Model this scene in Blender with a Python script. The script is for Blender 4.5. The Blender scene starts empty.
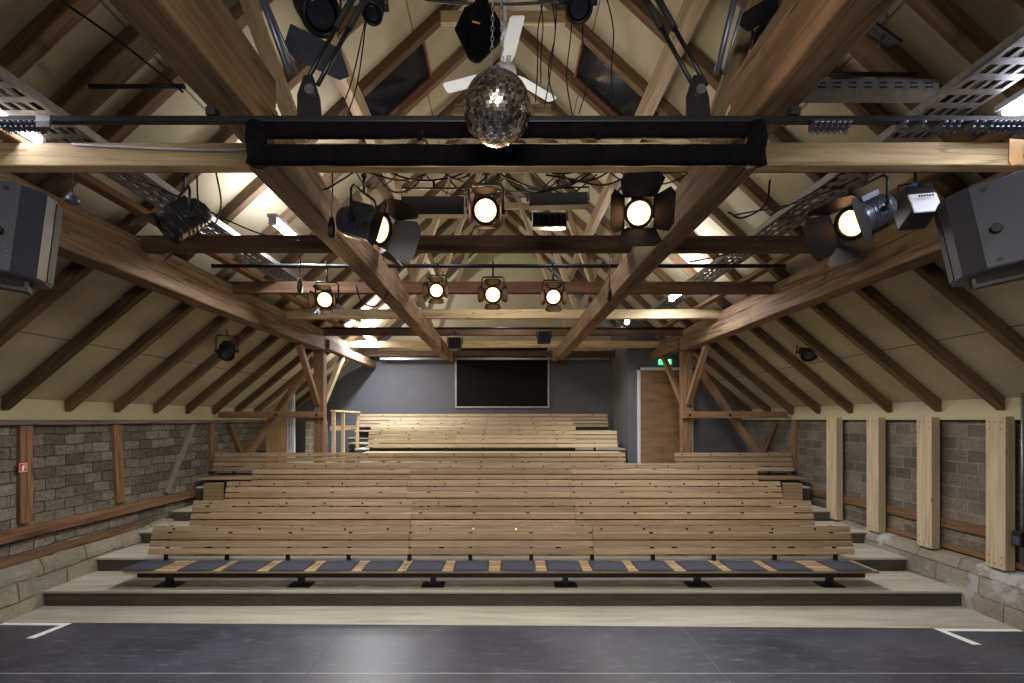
import bpy, bmesh, math, random
from mathutils import Vector, Matrix, Euler
random.seed(7)
SC = bpy.context.scene
COL = SC.collection
PI = math.pi
CAMZ = 2.0
R = math.radians

# ------------------------------------------------------------------ helpers
def lin(h):
    h = h.lstrip('#'); o = []
    for i in (0, 2, 4):
        c = int(h[i:i+2], 16) / 255
        o.append(c/12.92 if c <= .04045 else ((c+.055)/1.055)**2.4)
    return (o[0], o[1], o[2], 1)

class MB:
    def __init__(s): s.v = []; s.f = []; s.sm = []
    def add(s, vs, fs, smooth=False):
        b = len(s.v); s.v += [tuple(v) for v in vs]
        for f in fs: s.f.append(tuple(b+i for i in f)); s.sm.append(smooth)
        return s
    def box(s, c, d, M=None):
        x, y, z = d[0]/2, d[1]/2, d[2]/2
        vs = [Vector((a*x, b*y, e*z)) for a in (-1, 1) for b in (-1, 1) for e in (-1, 1)]
        c = Vector(c)
        if M is not None: vs = [c + (M @ v) for v in vs]
        else: vs = [c+v for v in vs]
        return s.add(vs, [(0,1,3,2),(4,6,7,5),(0,4,5,1),(2,3,7,6),(0,2,6,4),(1,5,7,3)])
    def bx(s, x0, x1, y0, y1, z0, z1):
        return s.box(((x0+x1)/2,(y0+y1)/2,(z0+z1)/2), (abs(x1-x0),abs(y1-y0),abs(z1-z0)))
    def prism(s, pts, off):
        # pts : planar polygon (3D), off : extrusion vector
        off = Vector(off); n = len(pts); pts = [Vector(p) for p in pts]
        vs = pts + [p+off for p in pts]
        fs = [tuple(range(n-1, -1, -1)), tuple(range(n, 2*n))]
        for i in range(n):
            j = (i+1) % n; fs.append((i, j, j+n, i+n))
        return s.add(vs, fs)
    def lathe(s, prof, org=(0,0,0), axis=(0,0,1), seg=20, smooth=True, squash=1.0, rot=0.0):
        ax = Vector(axis).normalized(); t = Vector((1,0,0)) if abs(ax.x) < .9 else Vector((0,1,0))
        u = ax.cross(t).normalized(); w = ax.cross(u); org = Vector(org)
        vs = []; fs = []
        for r, h in prof:
            for k in range(seg):
                a = 2*PI*k/seg + rot
                vs.append(org + ax*h + u*(math.cos(a)*r) + w*(math.sin(a)*r*squash))
        for i in range(len(prof)-1):
            for k in range(seg):
                k2 = (k+1) % seg
                fs.append((i*seg+k, i*seg+k2, (i+1)*seg+k2, (i+1)*seg+k))
        s.add(vs, fs, smooth)
        b = len(s.v)-len(vs)
        s.f.append(tuple(b+k for k in range(seg-1, -1, -1))); s.sm.append(False)
        s.f.append(tuple(b+(len(prof)-1)*seg+k for k in range(seg))); s.sm.append(False)
        return s
    def cyl(s, p0, p1, r, seg=12, smooth=True, r2=None):
        p0 = Vector(p0); p1 = Vector(p1); d = p1-p0
        return s.lathe([(r, 0), (r if r2 is None else r2, d.length)], p0, d, seg, smooth)
    def tube(s, pts, r, seg=6, closed=False):
        pts = [Vector(p) for p in pts]; n = len(pts); vs = []; fs = []
        prev = None
        for i, p in enumerate(pts):
            a = pts[(i-1) % n] if closed else pts[max(0, i-1)]; b = pts[(i+1) % n] if closed else pts[min(n-1, i+1)]
            d = (b-a).normalized()
            if prev is None:
                t = Vector((0,0,1)) if abs(d.z) < .9 else Vector((1,0,0)); u = d.cross(t).normalized()
            else:
                u = (prev - d*prev.dot(d));
                u = u.normalized() if u.length > 1e-6 else d.orthogonal().normalized()
            prev = u; w = d.cross(u)
            for k in range(seg):
                q = 2*PI*k/seg; vs.append(p + u*(math.cos(q)*r) + w*(math.sin(q)*r))
        m = n if closed else n-1
        for i in range(m):
            j = (i+1) % n
            for k in range(seg):
                k2 = (k+1) % seg; fs.append((i*seg+k, i*seg+k2, j*seg+k2, j*seg+k))
        if not closed:
            fs.append(tuple(range(seg-1, -1, -1))); fs.append(tuple((n-1)*seg+k for k in range(seg)))
        return s.add(vs, fs, True)
    def xf(s, M):
        s.v = [tuple(M @ Vector(v)) for v in s.v]; return s
    def build(s, name, mat, parent=None, bevel=0, loc=None, rot=None):
        me = bpy.data.meshes.new(name); me.from_pydata(s.v, [], s.f)
        me.polygons.foreach_set('use_smooth', s.sm); me.update()
        bm = bmesh.new(); bm.from_mesh(me); bmesh.ops.recalc_face_normals(bm, faces=bm.faces); bm.to_mesh(me); bm.free()
        me.materials.append(mat)
        o = bpy.data.objects.new(name, me); COL.objects.link(o)
        if parent is not None: o.parent = parent
        if loc is not None: o.location = loc
        if rot is not None: o.rotation_euler = rot
        if bevel:
            m = o.modifiers.new('Bevel', 'BEVEL'); m.width = bevel; m.segments = 2; m.limit_method = 'ANGLE'; m.angle_limit = R(40)
        return o

def tag(o, label=None, cat=None, group=None, kind=None):
    if label: o['label'] = label
    if cat: o['category'] = cat
    if group: o['group'] = group
    if kind: o['kind'] = kind
    return o
def empty(name, loc=(0,0,0), rz=0, label=None, cat=None, group=None):
    o = bpy.data.objects.new(name, None); o.empty_display_size = .1
    COL.objects.link(o); o.location = loc; o.rotation_euler = (0,0,rz)
    return tag(o, label, cat, group)
ORD = ['first','second','third','fourth','fifth','sixth','seventh','eighth','ninth','tenth','eleventh','twelfth','thirteenth','fourteenth','fifteenth','sixteenth']

def smooth_pts(P, n=8):
    P = [Vector(p) for p in P]; Q = [P[0]*2-P[1]] + P + [P[-1]*2-P[-2]]; out = []
    for i in range(1, len(Q)-2):
        a, b, c, d = Q[i-1:i+3]
        for k in range(n):
            t = k/n
            out.append(.5*((2*b)+(c-a)*t+(2*a-5*b+4*c-d)*t*t+(3*b-a-3*c+d)*t**3))
    out.append(P[-1]); return out

# ------------------------------------------------------------------ materials
def newmat(name):
    m = bpy.data.materials.new(name); m.use_nodes = True
    nt = m.node_tree; b = nt.nodes['Principled BSDF']; return m, nt, b
def N(nt, t, **k):
    n = nt.nodes.new(t)
    for a, v in k.items():
        if a.startswith('i_'): n.inputs[a[2:].replace('_', ' ')].default_value = v
        else: setattr(n, a, v)
    return n
def ramp(nt, fac, stops):
    r = nt.nodes.new('ShaderNodeValToRGB'); e = r.color_ramp.elements
    while len(e) < len(stops): e.new(.5)
    for k, (p, c) in enumerate(stops): e[k].position = p; e[k].color = c
    nt.links.new(fac, r.inputs[0]); return r.outputs[0]
def plain(name, col, rough=.6, metal=0, spec=.5, noise=.12, nscale=8, bump=0.0):
    m, nt, b = newmat(name); c = lin(col)
    tc = N(nt, 'ShaderNodeTexCoord'); n = N(nt, 'ShaderNodeTexNoise'); n.inputs['Scale'].default_value = nscale; n.inputs['Detail'].default_value = 5
    nt.links.new(tc.outputs['Object'], n.inputs['Vector'])
    lo = tuple(x*(1-noise) for x in c[:3])+(1,); hi = tuple(min(1, x*(1+noise)) for x in c[:3])+(1,)
    nt.links.new(ramp(nt, n.outputs[0], [(.3, lo), (.7, hi)]), b.inputs['Base Color'])
    b.inputs['Roughness'].default_value = rough; b.inputs['Metallic'].default_value = metal
    b.inputs['Specular IOR Level'].default_value = spec
    if bump:
        bp = N(nt, 'ShaderNodeBump'); bp.inputs['Strength'].default_value = bump; bp.inputs['Distance'].default_value = .01
        nt.links.new(n.outputs[0], bp.inputs['Height']); nt.links.new(bp.outputs[0], b.inputs['Normal'])
    return m
def wood(name, c_dark, c_light, rough=.6, stretch=14, scale=1.6, var=.25, crack=0.0, knots=.0, bump=.25, axis=0, sat=.84, rot=0):
    m, nt, b = newmat(name)
    tc = N(nt, 'ShaderNodeTexCoord'); oi = N(nt, 'ShaderNodeObjectInfo'); geo = N(nt, 'ShaderNodeNewGeometry')
    add = N(nt, 'ShaderNodeVectorMath', operation='ADD')
    rs = N(nt, 'ShaderNodeMath', operation='ADD'); nt.links.new(oi.outputs['Random'], rs.inputs[0]); nt.links.new(geo.outputs['Random Per Island'], rs.inputs[1])
    ml = N(nt, 'ShaderNodeMath', operation='MULTIPLY'); ml.inputs[1].default_value = 37.0; nt.links.new(rs.outputs[0], ml.inputs[0])
    nt.links.new(tc.outputs['Object'], add.inputs[0]); nt.links.new(ml.outputs[0], add.inputs[1])
    if rot:
        mr0 = N(nt, 'ShaderNodeMapping'); mr0.inputs['Rotation'].default_value = (0, R(rot), 0); nt.links.new(add.outputs[0], mr0.inputs['Vector']); add = mr0
    mp = N(nt, 'ShaderNodeMapping'); s = [stretch]*3; s[axis] = 1.0; mp.inputs['Scale'].default_value = s
    nt.links.new(add.outputs[0], mp.inputs['Vector'])
    n = N(nt, 'ShaderNodeTexNoise'); n.inputs['Scale'].default_value = scale; n.inputs['Detail'].default_value = 7; n.inputs['Roughness'].default_value = .65; n.inputs['Distortion'].default_value = .6
    nt.links.new(mp.outputs[0], n.inputs['Vector'])
    col = ramp(nt, n.outputs[0], [(.28, lin(c_dark)), (.72, lin(c_light))])
    if knots:
        mk = N(nt, 'ShaderNodeMapping'); s2 = [6.0]*3; s2[axis] = 2.2; mk.inputs['Scale'].default_value = s2
        nt.links.new(add.outputs[0], mk.inputs['Vector'])
        vo = N(nt, 'ShaderNodeTexVoronoi'); vo.inputs['Scale'].default_value = 1.3; nt.links.new(mk.outputs[0], vo.inputs['Vector'])
        kf = ramp(nt, vo.outputs['Distance'], [(.03, (1,1,1,1)), (.12, (0,0,0,1))])
        mx = N(nt, 'ShaderNodeMix', data_type='RGBA'); kd = lin(c_dark); mx.inputs['B'].default_value = (kd[0]*.45, kd[1]*.4, kd[2]*.35, 1)
        km = N(nt, 'ShaderNodeMath', operation='MULTIPLY'); km.inputs[1].default_value = knots; nt.links.new(kf, km.inputs[0])
        nt.links.new(km.outputs[0], mx.inputs['Factor']); nt.links.new(col, mx.inputs['A']); col = mx.outputs['Result']
    if crack:
        mc = N(nt, 'ShaderNodeMapping'); s3 = [9.0]*3; s3[axis] = .35; mc.inputs['Scale'].default_value = s3
        nt.links.new(add.outputs[0], mc.inputs['Vector'])
        n2 = N(nt, 'ShaderNodeTexNoise'); n2.inputs['Scale'].default_value = 1.0; n2.inputs['Detail'].default_value = 3; nt.links.new(mc.outputs[0], n2.inputs['Vector'])
        cf = ramp(nt, n2.outputs[0], [(.485, (0,0,0,1)), (.5, (1,1,1,1)), (.515, (0,0,0,1))])
        mx2 = N(nt, 'ShaderNodeMix', data_type='RGBA'); kd = lin(c_dark); mx2.inputs['B'].default_value = (kd[0]*.3, kd[1]*.3, kd[2]*.3, 1)
        cm = N(nt, 'ShaderNodeMath', operation='MULTIPLY'); cm.inputs[1].default_value = crack; nt.links.new(cf, cm.inputs[0])
        nt.links.new(cm.outputs[0], mx2.inputs['Factor']); nt.links.new(col, mx2.inputs['A']); col = mx2.outputs['Result']
    hv = N(nt, 'ShaderNodeHueSaturation'); hv.inputs['Saturation'].default_value = sat; hv.inputs['Hue'].default_value = .505; nt.links.new(col, hv.inputs['Color'])
    fr = N(nt, 'ShaderNodeMath', operation='FRACT'); nt.links.new(ml.outputs[0], fr.inputs[0])
    mr = N(nt, 'ShaderNodeMapRange'); mr.inputs['To Min'].default_value = 1-var; mr.inputs['To Max'].default_value = 1+var
    nt.links.new(fr.outputs[0], mr.inputs['Value']); nt.links.new(mr.outputs[0], hv.inputs['Value'])
    nt.links.new(hv.outputs[0], b.inputs['Base Color'])
    b.inputs['Roughness'].default_value = min(1, rough+.15); b.inputs['Specular IOR Level'].default_value = .2
    bp = N(nt, 'ShaderNodeBump'); bp.inputs['Strength'].default_value = bump; bp.inputs['Distance'].default_value = .006
    nt.links.new(n.outputs[0], bp.inputs['Height']); nt.links.new(bp.outputs[0], b.inputs['Normal'])
    return m
def blocks(name, c1, c2, mort, w, h, msize=.012, rough_n=.5, distort=.0, bump=.8, patch=None, coord=(1, 2)):
    """block wall; texture runs along world y (or x) and z"""
    m, nt, b = newmat(name)
    tc = N(nt, 'ShaderNodeTexCoord'); sp = N(nt, 'ShaderNodeSeparateXYZ'); nt.links.new(tc.outputs['Object'], sp.inputs[0])
    cb = N(nt, 'ShaderNodeCombineXYZ'); nt.links.new(sp.outputs[coord[0]], cb.inputs[0]); nt.links.new(sp.outputs[coord[1]], cb.inputs[1])
    vec = cb.outputs[0]
    nz = N(nt, 'ShaderNodeTexNoise'); nz.inputs['Scale'].default_value = 2.6; nz.inputs['Detail'].default_value = 3; nt.links.new(vec, nz.inputs['Vector'])
    if distort:
        sc = N(nt, 'ShaderNodeVectorMath', operation='SCALE'); sc.inputs['Scale'].default_value = distort; nt.links.new(nz.outputs[1], sc.inputs[0])
        ad = N(nt, 'ShaderNodeVectorMath', operation='ADD'); nt.links.new(vec, ad.inputs[0]); nt.links.new(sc.outputs[0], ad.inputs[1]); vec = ad.outputs[0]
    br = N(nt, 'ShaderNodeTexBrick'); br.inputs['Color1'].default_value = lin(c1); br.inputs['Color2'].default_value = lin(c2); br.inputs['Mortar'].default_value = lin(mort)
    br.inputs['Scale'].default_value = 1; br.inputs['Brick Width'].default_value = w; br.inputs['Row Height'].default_value = h; br.inputs['Mortar Size'].default_value = msize; br.inputs['Mortar Smooth'].default_value = .3
    br.inputs['Bias'].default_value = 0
    nt.links.new(vec, br.inputs['Vector'])
    n2 = N(nt, 'ShaderNodeTexNoise'); n2.inputs['Scale'].default_value = 22; n2.inputs['Detail'].default_value = 8; n2.inputs['Roughness'].default_value = .7; nt.links.new(cb.outputs[0], n2.inputs['Vector'])
    n3 = N(nt, 'ShaderNodeTexNoise'); n3.inputs['Scale'].default_value = 1.7; n3.inputs['Detail'].default_value = 4; nt.links.new(cb.outputs[0], n3.inputs['Vector'])
    g1 = ramp(nt, n2.outputs[0], [(.25, (1-rough_n,)*3+(1,)), (.75, (1+rough_n*.5,)*3+(1,))])
    g2 = ramp(nt, n3.outputs[0], [(.3, (.72,.7,.68,1)), (.7, (1.12,1.1,1.08,1))])
    mx = N(nt, 'ShaderNodeMix', data_type='RGBA', blend_type='MULTIPLY'); mx.inputs['Factor'].default_value = 1
    nt.links.new(br.outputs['Color'], mx.inputs['A']); nt.links.new(g1, mx.inputs['B'])
    mx2 = N(nt, 'ShaderNodeMix', data_type='RGBA', blend_type='MULTIPLY'); mx2.inputs['Factor'].default_value = 1
    nt.links.new(mx.outputs['Result'], mx2.inputs['A']); nt.links.new(g2, mx2.inputs['B'])
    out = mx2.outputs['Result']
    if patch:
        n4 = N(nt, 'ShaderNodeTexNoise'); n4.inputs['Scale'].default_value = 1.1; n4.inputs['Detail'].default_value = 6; n4.inputs['Roughness'].default_value = .65; nt.links.new(cb.outputs[0], n4.inputs['Vector'])
        pf = ramp(nt, n4.outputs[0], [(.53, (0,0,0,1)), (.57, (1,1,1,1))])
        mx3 = N(nt, 'ShaderNodeMix', data_type='RGBA'); mx3.inputs['B'].default_value = lin(patch); nt.links.new(pf, mx3.inputs['Factor']); nt.links.new(out, mx3.inputs['A']); out = mx3.outputs['Result']
    nt.links.new(out, b.inputs['Base Color'])
    b.inputs['Roughness'].default_value = .95; b.inputs['Specular IOR Level'].default_value = .15
    hm = N(nt, 'ShaderNodeMath', operation='MULTIPLY_ADD'); hm.inputs[1].default_value = -1.0; nt.links.new(br.outputs['Fac'], hm.inputs[0]); nt.links.new(n2.outputs[0], hm.inputs[2])
    bp = N(nt, 'ShaderNodeBump'); bp.inputs['Strength'].default_value = bump; bp.inputs['Distance'].default_value = .02
    nt.links.new(hm.outputs[0], bp.inputs['Height']); nt.links.new(bp.outputs[0], b.inputs['Normal'])
    return m
def emit(name, col, strength):
    m, nt, b = newmat(name); c = lin(col)
    b.inputs['Base Color'].default_value = c; b.inputs['Emission Color'].default_value = c; b.inputs['Emission Strength'].default_value = strength
    b.inputs['Roughness'].default_value = .5
    return m

M = {}
M['rafterL'] = wood('rafter_wood_left', '#46321f', '#785a3c', .75, crack=.4, rot=43)
M['rafterR'] = wood('rafter_wood_right', '#46321f', '#785a3c', .75, crack=.4, rot=137)
M['rafter_pale'] = wood('upper_purlin_wood', '#7d654b', '#b59a78', .7, crack=.4)
M['purlin'] = wood('purlin_wood', '#5f4630', '#9d7a57', .65, crack=.8, knots=.6)
M['tie_dark'] = wood('tie_dark_wood', '#3a2a20', '#6a4c37', .7, crack=.5)
M['tie_light'] = wood('tie_light_wood', '#a08459', '#d0b584', .6, crack=.6, knots=.9)
M['tie_red'] = wood('tie_red_wood', '#48301f', '#714d33', .65, crack=.5)
M['post'] = wood('post_wood', '#5e412a', '#926a46', .6, crack=.6, knots=.5, var=.1)
M['plank'] = wood('new_plank_wood', '#a58d6b', '#cbb592', .6, stretch=22, crack=.25, knots=.9, var=.06)
M['bench'] = wood('bench_slat_wood', '#7e6546', '#ad9068', .5, stretch=20, var=.2, knots=.25, bump=.1)
M['bench_pale'] = wood('pale_bench_slat_wood', '#a98f6a', '#d0b88e', .5, stretch=20, var=.12, knots=.2, bump=.1)
M['tread'] = wood('tread_board_wood', '#9a9180', '#c2baa8', .65, stretch=10, scale=1.1, var=.07, bump=.1, sat=.75)
M['riser'] = wood('riser_panel', '#3f3b34', '#5a5449', .7, stretch=10, var=.1, bump=.1)
M['ply'] = wood('plywood', '#a8804f', '#cfa873', .6, stretch=6, var=.05, axis=2)
M['rail'] = wood('rail_wood', '#b09064', '#dcc298', .55, var=.08)
M['door'] = wood('oak_door_wood', '#70502e', '#9c754a', .5, stretch=5, scale=2.0, var=.02, bump=.1)
M['red_timber'] = wood('reddish_old_timber', '#5f3c24', '#906642', .8, crack=.6, knots=.4)
M['grey_timber'] = wood('grey_old_timber', '#6b6357', '#8e8676', .85, crack=.6)
M['black'] = plain('black_steel', '#1c1c20', .42, .2, noise=.2)
M['black_matte'] = plain('black_matte', '#161619', .75, noise=.3)
M['cloth'] = plain('black_cloth', '#09080a', 1.0, spec=.1, noise=.4, nscale=20, bump=.4)
M['lampbody'] = plain('lamp_body_dark', '#2a2a31', .38, .4, noise=.15)
M['lampgrey'] = plain('lamp_body_grey', '#5d6270', .35, .6, noise=.12)
M['flap'] = plain('barn_door_steel', '#232226', .45, .5, noise=.2)
M['silver'] = plain('brushed_silver', '#b3b6bd', .3, .9, noise=.1)
M['galv'] = plain('galvanised_tray', '#8b8a8d', .4, .7, noise=.25, nscale=30)
M['white'] = plain('white_paint', '#dfe2ea', .45, noise=.03)
M['tape'] = plain('white_tape', '#f4f4f4', .5, noise=.02)
M['number'] = plain('steel_number_disc', '#6b5c46', .25, .8, noise=.3)
M['cushion'] = plain('navy_felt', '#3a3c49', .95, noise=.22, nscale=60, bump=.3)
M['greywall'] = plain('grey_painted_wall', '#64646b', .8, noise=.05, nscale=3)
M['greywall2'] = plain('light_grey_side_wall', '#70706f', .8, noise=.05, nscale=3)
M['screen'] = plain('dark_screen', '#161215', .7, spec=.15, noise=.1)
M['frame_white'] = plain('pale_frame', '#b9b2ac', .5, noise=.04)
M['red'] = plain('sign_red', '#b01818', .5, noise=.03)
M['redwood'] = wood('skylight_frame_wood', '#5b2c1c', '#8a4a30', .5, var=.1)
M['speaker'] = plain('speaker_plastic', '#383b48', .42, noise=.12, nscale=120, bump=.15)
M['amber'] = plain('amber_flap', '#c9964f', .5, noise=.1)
M['yellow'] = plain('yellow_mark', '#b5892f', .6)
M['em_warm'] = emit('lit_warm_lens', '#ffc282', 3.6)
M['em_white'] = emit('lit_tube', '#f2f5ff', 14)
M['em_exit'] = emit('lit_exit_sign', '#4fe09a', 1.6)
M['em_exitw'] = emit('lit_exit_white', '#f2fff6', 2.2)

# roof panels with board joints
def roof_mat():
    m, nt, b = newmat('roof_panel_beige')
    tc = N(nt, 'ShaderNodeTexCoord'); n = N(nt, 'ShaderNodeTexNoise'); n.inputs['Scale'].default_value = 1.4; n.inputs['Detail'].default_value = 4
    nt.links.new(tc.outputs['Object'], n.inputs['Vector'])
    col = ramp(nt, n.outputs[0], [(.3, lin('#9c917a')), (.7, lin('#b4a88e'))])
    sp = N(nt, 'ShaderNodeSeparateXYZ'); nt.links.new(tc.outputs['Object'], sp.inputs[0])
    ab = N(nt, 'ShaderNodeMath', operation='ABSOLUTE'); nt.links.new(sp.outputs[0], ab.inputs[0])
    # joint lines running along y at two heights
    cur = None
    for xx in (4.35, 2.4, .9):
        d = N(nt, 'ShaderNodeMath', operation='SUBTRACT'); d.inputs[1].default_value = xx; nt.links.new(ab.outputs[0], d.inputs[0])
        a = N(nt, 'ShaderNodeMath', operation='ABSOLUTE'); nt.links.new(d.outputs[0], a.inputs[0])
        l = N(nt, 'ShaderNodeMath', operation='LESS_THAN'); l.inputs[1].default_value = .006; nt.links.new(a.outputs[0], l.inputs[0])
        if cur is None: cur = l.outputs[0]
        else:
            mxx = N(nt, 'ShaderNodeMath', operation='MAXIMUM'); nt.links.new(cur, mxx.inputs[0]); nt.links.new(l.outputs[0], mxx.inputs[1]); cur = mxx.outputs[0]
    mx = N(nt, 'ShaderNodeMix', data_type='RGBA'); mx.inputs['B'].default_value = lin('#6f6248'); nt.links.new(cur, mx.inputs['Factor']); nt.links.new(col, mx.inputs['A'])
    nt.links.new(mx.outputs['Result'], b.inputs['Base Color']); b.inputs['Roughness'].default_value = .75; b.inputs['Specular IOR Level'].default_value = .25
    return m
M['roof'] = roof_mat()
M['plaster'] = plain('beige_plaster', '#b3a98a', .85, noise=.05, nscale=3)
M['wallL'] = blocks('clay_block_wall', '#6b655c', '#928b80', '#57514a', .25, .125, .006, .7, distort=.06, bump=1.0, patch=None)
M['wallR'] = blocks('cinder_block_wall', '#655f58', '#837b71', '#8c8472', .24, .14, .009, .45, distort=.012)
M['baseL'] = blocks('rubble_base', '#8b8577', '#a29a88', '#6d6759', .55, .19, .01, .45, distort=.1, patch='#837f76')
M['baseR'] = blocks('concrete_base', '#8f897e', '#a19a8d', '#6b655a', .5, .2, .006, .35, distort=.04, patch='#a9a8a6')
M['rubble_end'] = blocks('pale_brick_patch', '#8f8878', '#a59d8b', '#c3bca8', .26, .15, .014, .3, distort=.02)

def stage_mat():
    m, nt, b = newmat('black_stage_floor')
    tc = N(nt, 'ShaderNodeTexCoord')
    n = N(nt, 'ShaderNodeTexNoise'); n.inputs['Scale'].default_value = 1.3; n.inputs['Detail'].default_value = 8; nt.links.new(tc.outputs['Object'], n.inputs['Vector'])
    base = ramp(nt, n.outputs[0], [(.3, lin('#2d2e3a')), (.7, lin('#4b4c5a'))])
    mp = N(nt, 'ShaderNodeMapping'); mp.inputs['Scale'].default_value = (1.8, 16, 1); mp.inputs['Rotation'].default_value = (0, 0, .35); nt.links.new(tc.outputs['Object'], mp.inputs['Vector'])
    n2 = N(nt, 'ShaderNodeTexNoise'); n2.inputs['Scale'].default_value = 2.0; n2.inputs['Detail'].default_value = 12; n2.inputs['Roughness'].default_value = .82; nt.links.new(mp.outputs[0], n2.inputs['Vector'])
    sf = ramp(nt, n2.outputs[0], [(.545, (0,0,0,1)), (.68, (.6,.6,.6,1))])
    mx = N(nt, 'ShaderNodeMix', data_type='RGBA'); mx.inputs['B'].default_value = lin('#a2a2ae'); nt.links.new(sf, mx.inputs['Factor']); nt.links.new(base, mx.inputs['A'])
    out = mx.outputs['Result']
    sp = N(nt, 'ShaderNodeSeparateXYZ'); nt.links.new(tc.outputs['Object'], sp.inputs[0])
    # joints between the sheets : wear marks along the seams
    for ch, pos, wd, c in ((1, 3.79, .006, '#9a9aa2'), (0, -1.54, .005, '#101014'), (0, 1.73, .004, '#6a6a72'), (1, 2.55, .006, '#9a9aa2')):
        d = N(nt, 'ShaderNodeMath', operation='SUBTRACT'); d.inputs[1].default_value = pos; nt.links.new(sp.outputs[ch], d.inputs[0])
        a = N(nt, 'ShaderNodeMath', operation='ABSOLUTE'); nt.links.new(d.outputs[0], a.inputs[0])
        l = N(nt, 'ShaderNodeMath', operation='LESS_THAN'); l.inputs[1].default_value = wd; nt.links.new(a.outputs[0], l.inputs[0])
        q = N(nt, 'ShaderNodeMath', operation='MULTIPLY'); nt.links.new(l.outputs[0], q.inputs[0]); nt.links.new(ramp(nt, n2.outputs[0], [(.35, (.35,)*3+(1,)), (.6, (1,1,1,1))]), q.inputs[1])
        k = N(nt, 'ShaderNodeMix', data_type='RGBA'); k.inputs['B'].default_value = lin(c); nt.links.new(q.outputs[0], k.inputs['Factor']); nt.links.new(out, k.inputs['A']); out = k.outputs['Result']
    nt.links.new(out, b.inputs['Base Color'])
    rr = ramp(nt, n2.outputs[0], [(.3, (.3,)*3+(1,)), (.7, (.5,)*3+(1,))]); nt.links.new(rr, b.inputs['Roughness'])
    b.inputs['Specular IOR Level'].default_value = .7
    return m
M['stage'] = stage_mat()

# ------------------------------------------------------------------ timber
def beam(name, p0, p1, w, h, mat, label=None, cat=None, group=None, up=(0,0,1), parent=None, bev=.008, jitter=.004, kind=None):
    """box timber, local x along its length, w sideways, h along 'up'"""
    p0 = Vector(p0); p1 = Vector(p1); d = p1-p0; L = d.length; x = d.normalized()
    upv = Vector(up); y = upv.cross(x).normalized(); z = x.cross(y)
    ns = max(1, int(L/.7)); vs = []; fs = []
    for i in range(ns+1):
        t = -L/2 + L*i/ns
        jw = random.uniform(-jitter, jitter); jh = random.uniform(-jitter, jitter)
        if i in (0, ns): jw = jh = 0
        for a, b in ((-1,-1),(1,-1),(1,1),(-1,1)): vs.append((t, a*w/2+jw, b*h/2+jh))
    for i in range(ns):
        for k in range(4):
            k2 = (k+1) % 4; fs.append((i*4+k, i*4+k2, (i+1)*4+k2, (i+1)*4+k))
    fs.append((3,2,1,0)); fs.append(tuple(ns*4+k for k in range(4)))
    o = MB().add(vs, fs).build(name, mat, None, bevel=bev)
    mat4 = Matrix((x, y, z)).transposed().to_4x4(); mat4.translation = (p0+p1)/2
    if parent is not None: o.parent = parent
    o.matrix_local = mat4
    return tag(o, label, cat, group, kind)

# ------------------------------------------------------------------ the roof section
def rz(X):  # underside of the rafters
    X = abs(X)
    return CAMZ + (.12 + (5-X)*(1.5/1.8) if X > 3.2 else 1.62 + (3.2-X)*(2.98/3.2))
Y0, YF, YD = -3.0, 11.65, 10.1     # back of stage, far wall, door wall
RD = .135                          # rafter depth (vertical)

def roof_side(s):
    """boards on top of the rafters, with the skylight opening left free"""
    mb = MB()
    xs = [5.25, 3.2, 1.56, .86, 0]
    ys = [Y0, 4.93, 5.47, YF+.1]
    for i in range(4):
        for j in range(3):
            if False: continue
            a, b = xs[i], xs[i+1]; za, zb = rz(a)+RD, rz(b)+RD
            pts = [(s*a, ys[j], za), (s*b, ys[j], zb), (s*b, ys[j+1], zb), (s*a, ys[j+1], za)]
            mb.prism(pts, (0, 0, .05))
    return mb
for s, nm in ((-1, 'ceiling'), (1, 'ceiling')):
    tag(roof_side(s).build(nm, M['roof']), kind='structure')
# skylights
for s, n in ((-1, 1), (1, 2)):
    a, b = 1.6, .82; y0, y1 = 4.92, 5.48; up = .03
    root = empty('window_%d' % n); root['kind'] = 'structure'
    mb = MB(); nrm = Vector((s*.68, 0, .73))*up
    A0 = Vector((s*a, y0, rz(a)+RD-.075)); A1 = Vector((s*a, y1, rz(a)+RD-.075)); B0 = Vector((s*b, y0, rz(b)+RD-.075)); B1 = Vector((s*b, y1, rz(b)+RD-.075))
    for p, q in ((A0, A1), (A1, B1), (B1, B0), (B0, A0)):
        c = (A0+B1)/2; out = ((p+q)/2-c).normalized()*.02
        mb.prism([p, q, q+nrm*1.2, p+nrm*1.2], out)
    mb.build('window_frame', M['redwood'], root)
    g = MB(); g.prism([A0+nrm, A1+nrm, B1+nrm, B0+nrm], nrm*.1)
    gl, nt, bs = newmat('night_glass_%d' % n); bs.inputs['Base Color'].default_value = lin('#10141c'); bs.inputs['Roughness'].default_value = .08; bs.inputs['Specular IOR Level'].default_value = .6
    g.build('pane', gl, root)

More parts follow.
